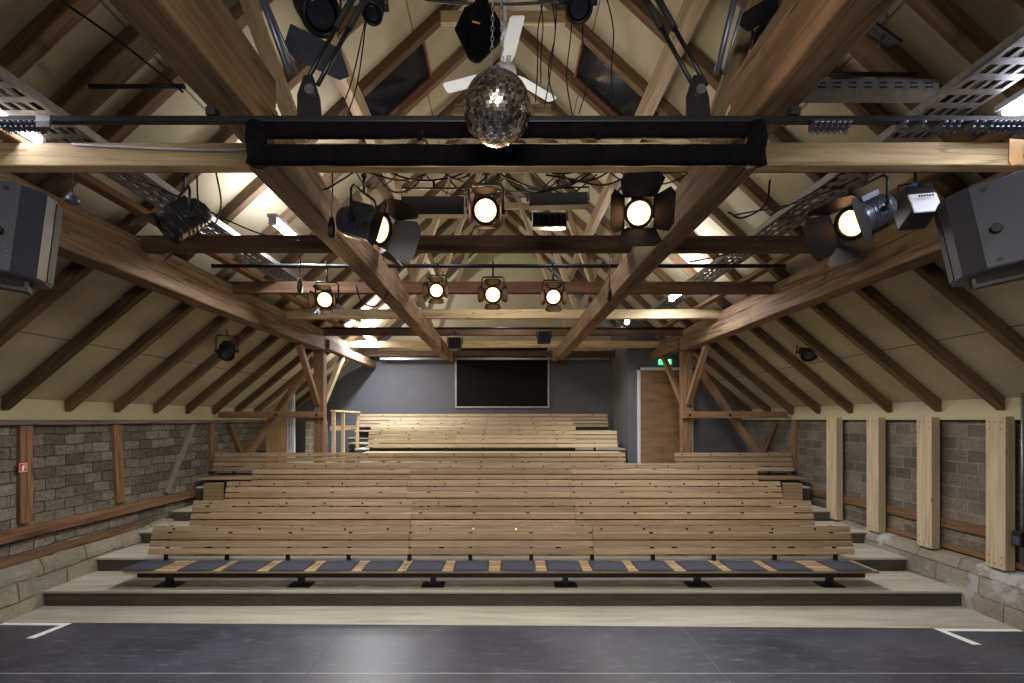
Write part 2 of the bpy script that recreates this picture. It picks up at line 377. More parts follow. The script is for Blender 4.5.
def gable(x0, x1, y, z0, th, name, mat):
    xs = [x0] + [v for v in (-3.2, 0, 3.2) if x0 < v < x1] + [x1]
    pts = [(x0, y, z0)] + [(x1, y, z0)] + [(v, y, rz(v)+RD+.02) for v in reversed(xs)]
    return tag(MB().prism(pts, (0, th, 0)).build(name, mat), kind='structure')
tag(MB().prism([(-5.1, YF, -.2), (2.75, YF, -.2), (2.75, YF, 3.6), (-3.12, YF, 3.6), (-5.1, YF, rz(5.1)+RD)], (0, .15, 0)).build('wall_far', M['greywall']), kind='structure')
tag(MB().prism([(-3.12, YF, 3.605), (3.12, YF, 3.605), (0, YF, rz(0)+RD+.02)], (0, .15, 0)).build('wall_far_upper', M['plaster']), kind='structure')
gable(2.62, 5.1, YD, -.2, .15, 'wall_far_right', M['greywall'])
tag(MB().prism([(2.62, YD+.15, -.2), (2.62, YF, -.2), (2.62, YF, rz(2.62)+.1), (2.62, YD+.15, rz(2.62)+.1)], (.12, 0, 0)).build('wall_return', M['greywall2']), kind='structure')
gable(-5.1, 5.1, Y0-.15, -.2, .15, 'wall_back', M['greywall'])

WX = 5.1
for s, nm, mt, bm_ in ((-1, 'left', M['wallL'], M['baseL']), (1, 'right', M['wallR'], M['baseR'])):
    tag(MB().bx(s*WX, s*(WX+.2), Y0, YF+.1, -.2, 2.0).build('wall_'+nm, mt), kind='structure')
    tag(MB().bx(s*5.04, s*(WX+.2), Y0, YF+.1, 2.003, 2.33).build('wall_%s_upper' % nm, M['plaster']), kind='structure')
    # rough plinth with an uneven top and face
    mb = MB(); ny = 40; rows = []
    for i in range(ny+1):
        y = Y0 + (YF-Y0)*i/ny; j = random.uniform(-.018, .018); jt = random.uniform(-.012, .012)
        rows.append([(s*(4.93+.01), y, -.2), (s*(4.945+j), y, .12), (s*(4.96+j), y, .40), (s*(5.0+j*.5), y, .50+jt), (s*WX, y, .52+jt), (s*WX, y, -.2)])
    vs = [v for r_ in rows for v in r_]; fs = []
    for i in range(ny):
        for k in range(6):
            k2 = (k+1) % 6; fs.append((i*6+k, i*6+k2, (i+1)*6+k2, (i+1)*6+k))
    fs += [tuple(range(6)), tuple(ny*6+k for k in range(6))]
    tag(mb.add(vs, fs).build('baseboard_'+nm, bm_), kind='structure')

# floors
EL, ER = 4.75, 4.60          # the stage edge runs slightly askew
tag(MB().prism([(-5.05, Y0, -.1), (5.05, Y0, -.1), (5.05, ER, -.1), (-5.05, EL, -.1)], (0, 0, .1)).build('floor', M['stage']), kind='structure')
tag(MB().prism([(-5.05, EL+.002, -.1), (5.05, ER+.002, -.1), (5.05, 5.3, -.1), (-5.05, 5.3, -.1)], (0, 0, .098)).build('floor_apron', M['tread']), kind='structure')
tag(MB().bx(-5.1, 5.1, 5.3, YF+.1, -.3, -.2).build('floor_subfloor', M['riser']), kind='structure')
# white corner marks taped to the stage
def edge_y(x): return EL + (ER-EL)*(x+5.05)/10.1
for s, sx, xc in ((-1, 'left', -4.24), (1, 'right', 4.13)):
    root = empty('tape_mark', (0,0,0), 0, 'white angled tape mark on the %s corner of the black stage floor' % sx, 'tape mark', 'tape marks on the stage')
    ye = edge_y(xc) - .012
    MB().prism([(xc, ye, .0005), (xc+s*.06, ye, .0005), (xc+s*.13, ye-.33, .0005), (xc+s*.05, ye-.33, .0005)], (0,0,.0012)).build('tape_strip', M['tape'], root)
    MB().prism([(xc+s*.0601, ye, .0005), (s*4.92, edge_y(s*4.92)-.012, .0005), (s*4.92, edge_y(s*4.92)-.065, .0005), (xc+s*.0705, ye-.055, .0005)], (0,0,.0012)).build('tape_strip', M['tape'], root)

# ------------------------------------------------------------------ seating tiers
TY = [5.165 + .70*k for k in range(4)]; TZ = [.16 + .157*k for k in range(4)]
tiers = [(TY[k], TY[k+1] if k < 3 else 7.82, TZ[k], -5.0, 5.0) for k in range(4)]
tiers += [(7.82, 8.42, .912, -5.0, 5.0), (8.42, 10.08, 1.10, -5.0, 5.0)]
tierlab = ['lowest wide wooden tier just above the pale floor strip', 'second wide wooden tier, its ends bare beside the walls', 'third wooden tier, mostly behind the front bench rows',
           'fourth wooden tier, its short ends beside both walls', 'wooden tier with plywood ends under the bench row before the timber posts', 'wooden landing carrying the timber posts and reaching the oak door']
def tier(y0, y1, z, x0, x1, lab, mat=None, rise=.16):
    root = empty('seating_tier', ((x0+x1)/2, y0, z), 0, lab, 'seating tier', 'stepped wooden seating tiers')
    cx = (x0+x1)/2; w = x1-x0
    mb = MB(); n = max(1, int(round(w/2.5)))
    nb = max(2, int(round((y1-y0)/.2))); dy = (y1-y0)/nb
    for j in range(nb):
        for i in range(n):
            mb.bx(-w/2+w*i/n+.001, -w/2+w*(i+1)/n-.001, -.012+j*dy+.001, -.012+(j+1)*dy-.001, -.024, 0)
    mb.build('tread', mat or M['tread'], root, bevel=.002)
    r = MB()
    for i in range(n): r.bx(-w/2+w*i/n+.0015, -w/2+w*(i+1)/n-.0015, .004, .02, -rise, -.0245)
    r.build('riser', M['riser'], root)
    MB().bx(-w/2+.03, w/2-.03, .022, y1-y0-.03, -rise+.0, -.028).build('under_frame', M['riser'], root)
for (a, b, z, x0, x1), l in zip(tiers, tierlab): tier(a, b, z, x0, x1, l, rise=.157 if z < .7 else .30 if z < 1 else .17)
tier(10.085, 11.6, 1.10, -5.0, -3.62, 'narrow landing at the far left behind the plywood panel', rise=.17)
for a, b, z, x0, x1, l in ((8.78, 9.36, 1.20, -2.8, 2.3, 'raised tier at the foot of the upper bench block'),
        (9.36, 9.96, 1.30, -3.08, 2.3, 'pale tier beside the wooden guard railing in the upper block'),
        (9.96, 10.56, 1.40, -3.08, 2.55, 'upper block tier, third from the grey rear wall'), (10.56, 11.12, 1.49, -3.4, 2.55, 'upper block tier, second from the grey rear wall'),
        (11.12, 11.64, 1.59, -3.6, 2.55, 'topmost tier against the grey rear wall')):
    tier(a, b, z, x0, x1, l, rise=.098)

# ------------------------------------------------------------------ benches
def bench(x0, x1, dt, zt, zf, secs, label, mat, discs=None, group='long slatted benches in rows', leg_x=None, brk=None, top_d=None):
    """dt, zt : top back edge of the backrest; zf : tier it stands on"""
    root = empty('slatted_bench', ((x0+x1)/2, dt-.3, zf), 0, label, 'bench', group)
    ox, oy, oz = (x0+x1)/2, dt-.3, zf
    zs = zt - .386; ys0, ys1 = dt-.46, dt-.055
    lean = Vector((0, .09, .31)).normalized(); nrm = Vector((0, lean.z, -lean.y))
    bot = Vector((0, dt-.09, zt-.31))
    MX = Matrix(((1,0,0),(0,nrm.y,lean.y),(0,nrm.z,lean.z)))
    for a, b in secs:
        mb = MB()
        for k in range(4):
            c = bot + lean*(.0345 + k*.0848); mb.box((0, c.y-oy, c.z-oz), (b-a-.004, .022, .069), MX)
        mb.build('backrest', mat, root, bevel=.003, loc=((a+b)/2-ox, 0, 0))
        mb = MB()
        for k in range(4):
            yy = ys0 + .046 + k*.1035; mb.bx(-(b-a)/2+.002, (b-a)/2-.002, yy-.046-oy, yy+.046-oy, zs-.026-oz, zs-oz)
        mb.build('seat', mat, root, bevel=.003, loc=((a+b)/2-ox, 0, 0))
    MB().bx(x0+.06-ox, x1-.06-ox, dt-.335-oy, dt-.275-oy, zs-.115-oz, zs-.028-oz).build('beam', M['black'], root, bevel=.004)
    if brk is None: brk = [-.38+.708*k for k in range(-9, 10)]
    for xb in brk:
        if not (x0+.05 < xb < x1-.05): continue
        mb = MB(); q = bot - lean*.11
        c = bot + lean*.17 + nrm*-.018; c = bot + lean*.165 + nrm*.018; mb.box((0, c.y-oy, c.z-oz), (.045, .01, .33), MX)
        mb.bx(-.0225, .0225, bot.y+.006-oy, bot.y+.024-oy, zs-.036-oz, bot.z+.012-oz)
        mb.bx(-.0225, .0225, ys0+.03-oy, bot.y+.02-oy, zs-.036-oz, zs-.0265-oz)
        mb.build('bracket', M['black'], root, loc=(xb-ox, 0, 0))
    if leg_x is None: leg_x = [-3.72+1.472*k for k in range(6)]
    for xl in leg_x:
        if not (x0+.02 < xl < x1-.02): continue
        yl = dt-.305
        lg = MB().bx(-.03, .03, yl-.03-oy, yl+.03-oy, .011, zs-.1155-oz).build('leg', M['black'], root, bevel=.003, loc=(xl-ox, 0, 0))
        fp = MB().bx(-.125, .125, yl-.09-oy, yl+.09-oy, 0, .0105)
        for a in (-.1, .1):
            for b in (-.065, .065): fp.cyl((a, yl+b-oy, .0105), (a, yl+b-oy, .02), .009, 6)
        fp.build('foot_plate', M['black'], lg)
    if discs is None: discs = [-.35+.502*k for k in range(-10, 12)]
    c = bot + lean*(.0345+3*.0848) - nrm*.0115
    for xd in discs:
        if not (x0+.08 < xd < x1-.08): continue
        p = Vector((xd-ox, c.y-oy, c.z-oz)); MB().cyl(p, p-nrm*.002, .0125, 14, False).build('number_disc', M['number'], root)
    return root
S3 = lambda x0, x1, cuts: [(a, b) for a, b in zip([x0]+cuts, cuts+[x1])]
rows = [
 (-4.12, 4.08, 5.66, .75, .16, [-1.09, 1.05], 'front slatted bench, the one carrying the row of navy seat pads'),
 (-4.10, 4.08, 6.365, .93, .317, [-1.2, .95], 'second slatted bench from the stage, directly behind the padded one'),
 (-4.06, 4.08, 7.07, 1.095, .474, [-1.4, .98], 'third slatted bench from the stage, without pads'),
 (-4.04, 4.10, 7.775, 1.28, .631, [-1.5, 1.1], 'fourth slatted bench from the stage, ending short of both walls'),
 (-5.0, 2.12, 8.33, 1.43, .912, [-3.9, -1.9, .2], 'long slatted bench in front of the left timber post, reaching the left wall'),
 (2.97, 5.0, 8.33, 1.43, .912, [], 'short brown slatted bench in front of the right timber post'),
 (-2.57, 2.18, 9.2, 1.79, 1.20, [-.9, 1.0], 'lowest bench of the pale upper block, with its dark underside showing'),
 (-2.72, 1.5, 9.9, 1.856, 1.30, [-.8], 'pale upper block bench with a stepped right end, nearest above its lowest one'),
 (-2.69, 1.53, 10.5, 1.956, 1.40, [-.7], 'middle pale bench high in the upper block'),
 (-2.60, 1.54, 11.05, 2.046, 1.49, [.2], 'second highest bench of the upper block'),
 (-3.43, 2.5, 11.5, 2.144, 1.59, [-1.5, .5], 'topmost bench against the grey rear wall, under the dark screen'),
]
for i, (x0, x1, dt, zt, zf, cuts, lab) in enumerate(rows):
    bench(x0, x1, dt, zt, zf, S3(x0, x1, cuts), lab, M['bench'] if i < 6 else M['bench_pale'],
          leg_x=None if i < 5 else [x0+.35+(x1-x0-.7)*k/3 for k in range(4)], discs=None if i != 5 else [3.1+.5*k for k in range(5)])
# end boxes under the fifth row
for s, nm in ((-1, 'left'), (1, 'right')):
    root = empty('plinth_box', (s*4.62, 7.7, .631), 0, 'small plywood plinth box with a black post at the %s end of the fourth bench' % nm, 'plinth box', 'plinth boxes beside the fourth row')
    MB().bx(-.17, .17, -.03, .115, 0, .35).build('box_body', M['bench'], root, bevel=.004)
    MB().bx(-s*.172-s*.06, -s*.172, -.05, -.005, 0, .38).build('post', M['black'], root)
# cushions
cpro = None
clab = ['leftmost navy seat pad, at the end of the front bench'] + ['%s navy seat pad from the left end of the front bench' % ORD[k] for k in range(1, 8)] + ['%s navy seat pad from the right end of the front bench' % ORD[k] for k in range(7, 0, -1)] + ['rightmost navy seat pad, overhanging the right end of the front bench']
for i in range(16):
    x = -.34+.502*(i-7); jit = random.uniform(-.012, .012)
    mb = MB(); n = 8; w, dp, th = .39, .37, .016; vs = []; fs = []
    for L in (0, 1):
        for a in range(n+1):
            for b in range(n+1):
                u, v = a/n-.5, b/n-.5
                e = 1-(2*max(abs(u), abs(v)))**6
                vs.append((u*w*(1-.02*(4*v*v)), v*dp*(1-.02*(4*u*u)), (.001 if L == 0 else .004+th*max(.15, e)+random.uniform(-.001, .001))))
    st = (n+1)**2
    for a in range(n):
        for b in range(n):
            q = [a*(n+1)+b, a*(n+1)+b+1, (a+1)*(n+1)+b+1, (a+1)*(n+1)+b]
            fs.append(tuple(q)); fs.append(tuple(st+k for k in reversed(q)))
    per = [(0, b) for b in range(n)] + [(a, n) for a in range(n)] + [(n, b) for b in range(n, 0, -1)] + [(a, 0) for a in range(n, 0, -1)]
    idx = [a*(n+1)+b for a, b in per]
    for k in range(len(idx)):
        k2 = (k+1) % len(idx); fs.append((idx[k], idx[k2], st+idx[k2], st+idx[k]))
    o = mb.add(vs, fs, True).build('seat_cushion', M['cushion'], loc=(x+jit + (.14 if i == 15 else -.12 if i == 0 else 0), 5.378, .3655), rot=(0, 0, random.uniform(-.03, .03)))
    tag(o, clab[i], 'cushion', 'navy seat pads on the front bench')

# ------------------------------------------------------------------ far end : screen, door, exit sign, railing
root = empty('wall_screen', (-.02, YF, 2.95), 0, 'dark rectangular screen in a thin pale frame on the grey rear wall', 'screen')
MB().bx(-1.1, 1.1, -.03, -.002, -.62, .86).build('panel', M['screen'], root)
fr = MB(); fr.bx(-1.14, -1.1, -.05, -.002, -.66, .90); fr.bx(1.1, 1.14, -.05, -.002, -.66, .90); fr.bx(-1.1, 1.1, -.05, -.002, -.66, -.62); fr.bx(-1.1, 1.1, -.05, -.002, .86, .90)
fr.build('frame', M['frame_white'], root, bevel=.004)
root = empty('door_1', (3.4, YD, 1.10)); root['kind'] = 'structure'
MB().bx(-.52, .52, -.045, -.004, .005, 1.94).build('door_leaf', M['door'], root, bevel=.004)
fr = MB(); fr.bx(-.58, -.522, -.06, -.002, 0, 2.0); fr.bx(.522, .58, -.06, -.002, 0, 2.0); fr.bx(-.58, .58, -.06, -.002, 1.943, 2.0)
fr.build('door_frame', M['white'], root, bevel=.004)
hd = MB(); hd.cyl((.42, -.05, .93), (.42, -.1, .93), .012, 10); hd.cyl((.43, -.1, .93), (.30, -.1, .93), .010, 10); hd.bx(.405, .435, -.053, -.045, .83, .99)
hd.build('door_handle', M['silver'], root)
root = empty('exit_sign', (3.4, YD, 3.22), 0, 'small glowing green exit sign above the oak door', 'exit sign')
MB().bx(-.13, .13, -.04, -.002, -.055, .055).build('sign_box', M['em_exit'], root, bevel=.004)
pc = MB(); y = -.0425
def flat(p, ex=.002, yy=-.0425): return [(a, yy, b) for a, b in p]
pc.lathe([(.010, 0), (.010, .002)], (-.028, -.0405, .030), (0, -1, 0), 12)
pc.prism(flat([(-.038, .02), (-.018, .022), (-.014, -.008), (-.034, -.006)]), (0, -.002, 0))
pc.prism(flat([(-.034, -.006), (-.024, -.007), (-.045, -.034), (-.060, -.038), (-.058, -.030), (-.048, -.026)]), (0, -.002, 0))
pc.prism(flat([(-.024, -.007), (-.014, -.008), (-.004, -.022), (.004, -.040), (-.006, -.042), (-.014, -.026)]), (0, -.002, 0))
pc.prism(flat([(-.018, .022), (.004, .006), (.010, .012), (-.012, .026)]), (0, -.002, 0))
pc.prism(flat([(.045, .038), (.09, .038), (.09, -.042), (.045, -.042)]), (0, -.002, 0))
pc.build('pictogram', M['em_exitw'], root)

root = empty('guard_railing', (-3.14, 9.0, 1.1), 0, 'pale wooden guard railing beside the left end of the upper benches', 'railing')
for yy in (-.1, .42, 1.35): MB().bx(-.03, .03, yy-.03, yy+.03, 0, 1.05).build('railing_post', M['rail'], root, bevel=.004)
MB().bx(-.045, .045, -.16, 1.42, 1.051, 1.085).build('handrail', M['rail'], root, bevel=.004)
MB().bx(-.055, -.031, -.14, 1.40, .70, .79).build('mid_rail', M['rail'], root, bevel=.003)

# partition pieces beyond the left post
X1, X2, yp = -4.89, -4.48, 9.9
tag(MB().prism([(X1, yp, 1.1), (X2, yp, 1.1), (X2, yp, rz(X2)-.01), (X1, yp, rz(X1)-.01)], (0, .03, 0)).build('plywood_panel', M['ply']), 'upright plywood panel cut to the roof slope behind the left timber strut', 'panel')
root = empty('conduit_board', (-4.37, 9.88, 1.1), 0, 'narrow white board with pipes beside the plywood panel', 'board')
MB().bx(-.08, .08, 0, .03, 0, rz(4.3)-1.12).build('board', M['white'], root)
for k in (-.03, .03): MB().cyl((k, -.015, .3), (k, -.015, rz(4.4)-1.25), .011, 8).build('pipe', M['silver'], root)
tag(MB().prism([(-4.28, 10.4, 1.1), (-3.85, 10.4, 1.1), (-3.85, 10.4, 1.98), (-4.28, 10.4, 1.98)], (0, .12, 0)).build('masonry_stub', blocks('stub_blocks', '#8f8878', '#a59d8b', '#c3bca8', .26, .15, .014, .3, distort=.03, coord=(0, 2))), 'short pale masonry stub wall beside the plywood panel', 'stub wall')

# ------------------------------------------------------------------ roof timber
RY = [2.05 + .70*k for k in range(14)]
def rafter(s, y, label):
    """kinked rafter lying under the boards; local x points up the slope"""
    w = .085; xs = [(5.03, 0), (3.2, 0), (.045, 0)]
    vs = []; fs = []
    pts = [(X, rz(X)) for X, _ in xs]
    o0 = Vector((s*3.2, y, rz(3.2)))
    for X, z in pts:
        for yy in (-w/2, w/2):
            for dz in (0, RD): vs.append((s*X-o0.x, yy, z+dz-o0.z))
    for i in range(2):
        b = i*4
        for q in ((0,1,5,4),(2,6,7,3),(0,4,6,2),(1,3,7,5)): fs.append(tuple(b+k for k in q))
    fs += [(0,2,3,1), (8,9,11,10)]
    o = MB().add(vs, fs).build('rafter', M['rafterL' if s < 0 else 'rafterR'], None, bevel=.006, loc=o0)
    return tag(o, label, 'rafter', 'rafters of the %s roof slope' % ('left' if s < 0 else 'right'))
# wood grain of rafters runs along x mostly, so the x-stretched material works on the slope
for s, nm in ((-1, 'left'), (1, 'right')):
    for k, y in enumerate(RY):
        rafter(s, y, 'brown rafter on the %s roof slope, %s from the stage' % (nm, ORD[k]))
for s, nm in ((-1, 'left'), (1, 'right')):
    for y, wd in ((2.39, 'nearest the stage'), (3.13, 'behind the curtain track')):
        o = rafter(s, y, 'extra wide dark doubled rafter at the top %s corner, %s' % (nm, wd))
        o.scale = (1, 1.9, 1); o['group'] = 'doubled rafters in the near bays'
# ties across, every second rafter
tmat = ['tie_light', 'tie_dark', 'tie_red', 'tie_light', 'tie_dark', 'tie_light', 'tie_dark']
tlab = ['pale knotty tie beam just behind the black curtain truss', 'dark tie beam spanning behind the big warm spotlights', 'reddish dark tie beam above the row of small warm spotlights',
        'pale tie beam just behind the row of small warm spotlights', 'brown tie beam over the timber posts', 'pale tie beam nearest before the grey rear wall', 'brown tie beam right at the grey rear wall']
for k in range(7):
    y = 2.75+1.4*k+.09; zc = CAMZ+1.55; xe = 3.42
    beam('tie_beam', (-xe, y, zc), (xe, y, zc), .085, .135, M[tmat[k]], tlab[k], 'tie beam', 'tie beams across the hall')
for k, y in enumerate(RY[1::2] + [11.15]):
    if k in (1, 2, 3, 4, 5):
        pass
for k, y in enumerate([4.78, 6.18, 7.58, 8.98]):
    zc = CAMZ+4.0; beam('collar_beam', (-.62, y, zc), (.62, y, zc), .05, .12, M['tie_light'] if k == 0 else M['rafter_pale'],
        ['short pale collar beam high up above the ceiling fan', 'second short collar beam behind the fan, under the ridge', 'third short collar beam under the ridge', 'farthest short collar beam under the ridge'][k], 'collar beam', 'collar beams under the ridge')
# longitudinal timbers
for s, nm in ((-1, 'left'), (1, 'right')):
    beam('purlin', (s*3.225, Y0+.02, CAMZ+1.327), (s*3.225, 8.5, CAMZ+1.327), .21, .215, M['purlin'], 'big cracked brown purlin under the %s roof slope, ending at the timber post' % nm, 'purlin', 'outer purlins', bev=.015)
    beam('purlin', (s*3.235, Y0+.02, CAMZ+1.512), (s*3.235, 9.9, CAMZ+1.512), .17, .14, M['purlin'], 'upper timber lying on the big purlin of the %s slope' % nm, 'purlin', 'outer purlins', bev=.01)
    beam('purlin', (s*3.16, 8.52, CAMZ+1.34), (s*3.16, YD-.05 if s > 0 else YF-.02, CAMZ+1.34), .16, .17, M['purlin'], 'far continuation of the %s purlin beyond the timber post' % nm, 'purlin', 'outer purlins', bev=.012)
    beam('inner_beam', (s*1.18, 2.36, CAMZ+1.36), (s*1.18, 9.95, CAMZ+1.36), .16, .235, M['purlin'], 'big lengthwise beam on the %s running from the curtain truss to the rear' % nm, 'beam', 'inner lengthwise beams', bev=.012)
    beam('inner_beam', (s*1.06, 9.6, CAMZ+1.35), (s*1.25, YF-.02, CAMZ+1.5), .11, .2, M['purlin'], 'narrow far end of the %s lengthwise beam above the dark screen' % nm, 'beam', 'inner lengthwise beams', bev=.01)
    beam('inner_beam', (s*1.18, Y0+.02, CAMZ+1.42), (s*1.18, 2.345, CAMZ+1.42), .175, .16, M['purlin'], 'heavy lower beam overhead at the top %s, crossing above the curtain truss' % nm, 'beam', 'heavy doubled beams over the stage', bev=.012)
    beam('inner_beam', (s*1.18, Y0+.02, CAMZ+1.575), (s*1.18, 2.33, CAMZ+1.575), .165, .145, M['purlin'], 'upper timber of the doubled beam overhead at the top %s' % nm, 'beam', 'heavy doubled beams over the stage', bev=.012)
    beam('upper_purlin', (s*1.41, .5, CAMZ+3.06), (s*1.41, YF-.05, CAMZ+3.06), .1, .2, M['rafter_pale'], 'pale lengthwise purlin high in the roof on the %s' % nm, 'purlin', 'upper purlins')
    for k, y in enumerate((3.36, 6.16, 8.96)):
        beam('roof_strut', (s*1.26, y, CAMZ+1.5), (s*1.8, y, CAMZ+2.98), .1, .11, M['rafter_pale'], 'leaning strut from the %s lengthwise beam to the rafters, %s from the stage' % (nm, ORD[k]), 'strut', 'leaning roof struts', up=(0,1,0))
    for k, y in enumerate((6.15, 7.55, 8.95)):
        beam('roof_strut', (s*.25, y, CAMZ+4.2), (s*1.2, y, CAMZ+1.62), .07, .1, M['rafter_pale'], 'slender slanting strut from the ridge down to the %s lengthwise beam, %s from the stage' % (nm, ORD[k]), 'strut', 'slanting ridge struts', up=(0,1,0))
    beam('batten', (s*2.86, .5, CAMZ+1.645), (s*2.86, 9.0, CAMZ+1.645), .1, .05, M['red_timber'], 'reddish lengthwise board beside the %s cable tray' % nm, 'board', 'reddish lengthwise boards')
    # posts and braces at the truss
    yp = 8.5
    beam('timber_post', (s*3.24, yp, 1.1), (s*3.24, yp, CAMZ+1.218), .18, .16, M['post'], 'square brown timber post on the %s carrying the purlin' % nm, 'post', 'timber posts', up=(0,1,0), bev=.01)
    beam('post_brace', (s*3.25, yp-.09, CAMZ+.28), (s*3.25, yp-.86, CAMZ+1.222), .09, .09, M['post'], 'slanted brace leaning from the %s post toward the stage' % nm, 'brace', 'post braces')
    beam('post_brace', (s*3.22, yp+.09, CAMZ+.28), (s*3.16, yp+.95, CAMZ+1.25), .09, .09, M['tie_light'] if s < 0 else M['post'], 'slanted brace leaning from the %s post toward the rear wall' % nm, 'brace', 'post braces')
    beam('side_strut', (s*4.72, yp+.05, 1.13), (s*3.36, yp+.05, CAMZ+1.1), .1, .12, M['post'], 'long diagonal strut crossing behind the side tie on the %s' % nm, 'strut', 'diagonal side struts', up=(0,1,0))
    root = empty('side_tie', (s*4.04, yp-.13, CAMZ+.09), 0, 'horizontal bolted side tie from the %s post to the wall' % nm, 'side tie', 'side ties')
    beam('tie_plank', (-.92, 0, 0), (.92, 0, 0), .06, .115, M['post'], parent=root)
    for bx_ in (s*-.8, s*-.1): MB().cyl((bx_, -.045, 0), (bx_, -.03, 0), .022, 8).build('bolt', M['black'], root)
# the right hand tie1 etc. rest; wall timber left
beam('wall_plate', (-5.075, Y0, 1.975), (-5.075, YF, 1.975), .09, .055, M['grey_timber'], 'long grey wall plate along the top of the left block wall', 'wall plate')
beam('sill_beam', (-5.07, Y0, .84), (-5.07, 8.2, .80), .09, .12, M['red_timber'], 'upper reddish sill timber along the left block wall', 'sill timber', 'left wall sill timbers')
beam('sill_beam', (-5.06, Y0, .56), (-5.06, 6.6, .545), .09, .07, M['red_timber'], 'lower reddish sill timber along the left wall above the rubble base', 'sill timber', 'left wall sill timbers')
beam('sill_beam', (5.09, Y0, .84), (5.09, 8.2, .82), .05, .11, M['red_timber'], 'upper reddish sill timber in the right wall behind the planks', 'sill timber', 'right wall sill timbers')
beam('sill_beam', (5.09, Y0, .575), (5.09, 6.9, .56), .05, .06, M['red_timber'], 'lower reddish sill timber in the right wall above the concrete base', 'sill timber', 'right wall sill timbers')
for y, yb, w, mt, l in ((5.13, 5.10, .14, 'red_timber', 'reddish upright timber with the fire sign in the left wall'), (6.4, 6.3, .13, 'red_timber', 'plain reddish upright timber in the middle of the left wall'),
                    (7.45, 7.75, .09, 'grey_timber', 'slanting grey timber in the left block wall')):
    if 'slant' in l: beam('wall_stud', (-5.09, 7.9, 1.945), (-5.09, 7.25, .89), .05, w, M[mt], l, 'wall timber', up=(0,1,0))
    else: beam('wall_stud', (-5.085, yb, 1.945), (-5.085, y-.03, .905), .06, w, M[mt], l, 'wall timber', up=(0,1,0), jitter=.008)
for s, nm in ((-1, 'left'), (1, 'right')):
    beam('wall_stud', (s*5.08, 8.35, 1.1), (s*5.08, 8.35, 2.0), .07, .1, M['post'], 'short upright timber on the %s wall below the side tie' % nm, 'wall timber', up=(0,1,0))
    beam('wall_stud', (s*5.07, 8.9, 1.94), (s*5.07, 9.45, 1.12), .06, .07, M['red_timber'], 'thin slanting timber on the %s block wall beyond the post' % nm, 'wall timber', up=(0,1,0))
# new planks on the right wall
plab = ['widest pale plank post on the right wall, nearest the stage', 'pale plank post on the right wall, second from the stage', 'pale plank post on the right wall, third from the stage', 'pale plank post on the right wall, farthest from the stage']
for k, (ya, yb) in enumerate(((4.73, 4.925), (5.545, 5.745), (6.33, 6.54), (7.13, 7.35))):
    root = empty('plank_post', (5.0, (ya+yb)/2, .51), 0, plab[k], 'plank post', 'pale plank posts on the right wall')
    p = beam('plank', (0, 0, 0), (0, 0, 1.525), yb-ya, .10, M['plank'], parent=root, up=(1,0,0), jitter=.0, bev=.005)
    sc = MB()
    for z in (.05, .12, 1.40, 1.47):
        for yy in (-.06, 0, .06):
            if yy == 0 and z in (.12, 1.40): continue
            sc.cyl((-.0535, yy, z), (-.049, yy, z), .006, 6)
    sc.build('screws', M['black'], root)
# fire hose sign
root = empty('fire_sign', (-5.05, 5.05, 1.5), 0, 'small red fire extinguisher sign with white symbol on the left wall timber', 'sign')
MB().bx(0, .003, -.05, .05, -.055, .055).build('sign_plate', M['red'], root)
g = MB()
for a, b, c, d in ((-.04, .04, .040, .045), (-.04, .04, -.045, -.040), (-.04, -.036, -.045, .045), (.036, .04, -.045, .045), (-.014, .008, -.032, .018), (-.006, .002, .018, .028), (-.006, .020, .024, .030), (.016, .021, -.01, .026)):
    g.bx(.003, .0042, a, b, c, d)
g.build('symbol', M['tape'], root)
# conduit and switch box on the right edge
root = empty('conduit', (5.0, 4.62, 1.4), 0, 'thin grey vertical conduit with a small black switch box at the right edge', 'conduit')
MB().cyl((0, 0, -.8), (0, 0, .9), .012, 10).build('pipe', M['galv'], root)
MB().bx(-.06, .0, -.045, .045, -.62, -.47).build('switch_box', M['black'], root, bevel=.006)
MB().bx(-.063, -.06, -.03, .03, -.6, -.52).build('cover', M['lampgrey'], root)

# ------------------------------------------------------------------ overhead pipes
def pipe(x0, x1, y, z, r, label, mat='black', name='rigging_pipe', group='horizontal black rigging pipes'):
    root = empty(name, ((x0+x1)/2, y, z), 0, label, 'pipe', group); w = (x1-x0)/2
    MB().cyl((-w, 0, 0), (w, 0, 0), r, 14).build('tube', M[mat], root)
    for s in (-1, 1): MB().cyl((s*(w-.01), 0, 0), (s*(w+.006), 0, 0), r*1.12, 14).build('end_cap', M['black_matte'], root)
pipe(-2.82, 2.9, 2.98, CAMZ+1.556, .02, 'black pipe directly behind the curtain truss, holding the big spotlights')
pipe(-2.93, 2.84, 4.85, CAMZ+1.556, .02, 'thin black pipe holding the row of small warm spotlights')
pipe(-2.9, 2.9, 7.86, CAMZ+1.5, .02, 'far black pipe near the two distant black lamps')
pipe(-2.62, -2.03, 3.05, 4.12, .014, 'short black bar between rafters at the upper left'); pipe(1.95, 2.58, 3.0, 4.16, .014, 'short black bar between rafters at the upper right')
# galvanised rail along the rear wall
tag(MB().bx(-2.9, 2.5, 11.3, 11.36, 3.42, 3.47).build('rear_rail', M['galv']), 'thin galvanised rail across the hall just before the rear wall', 'rail')

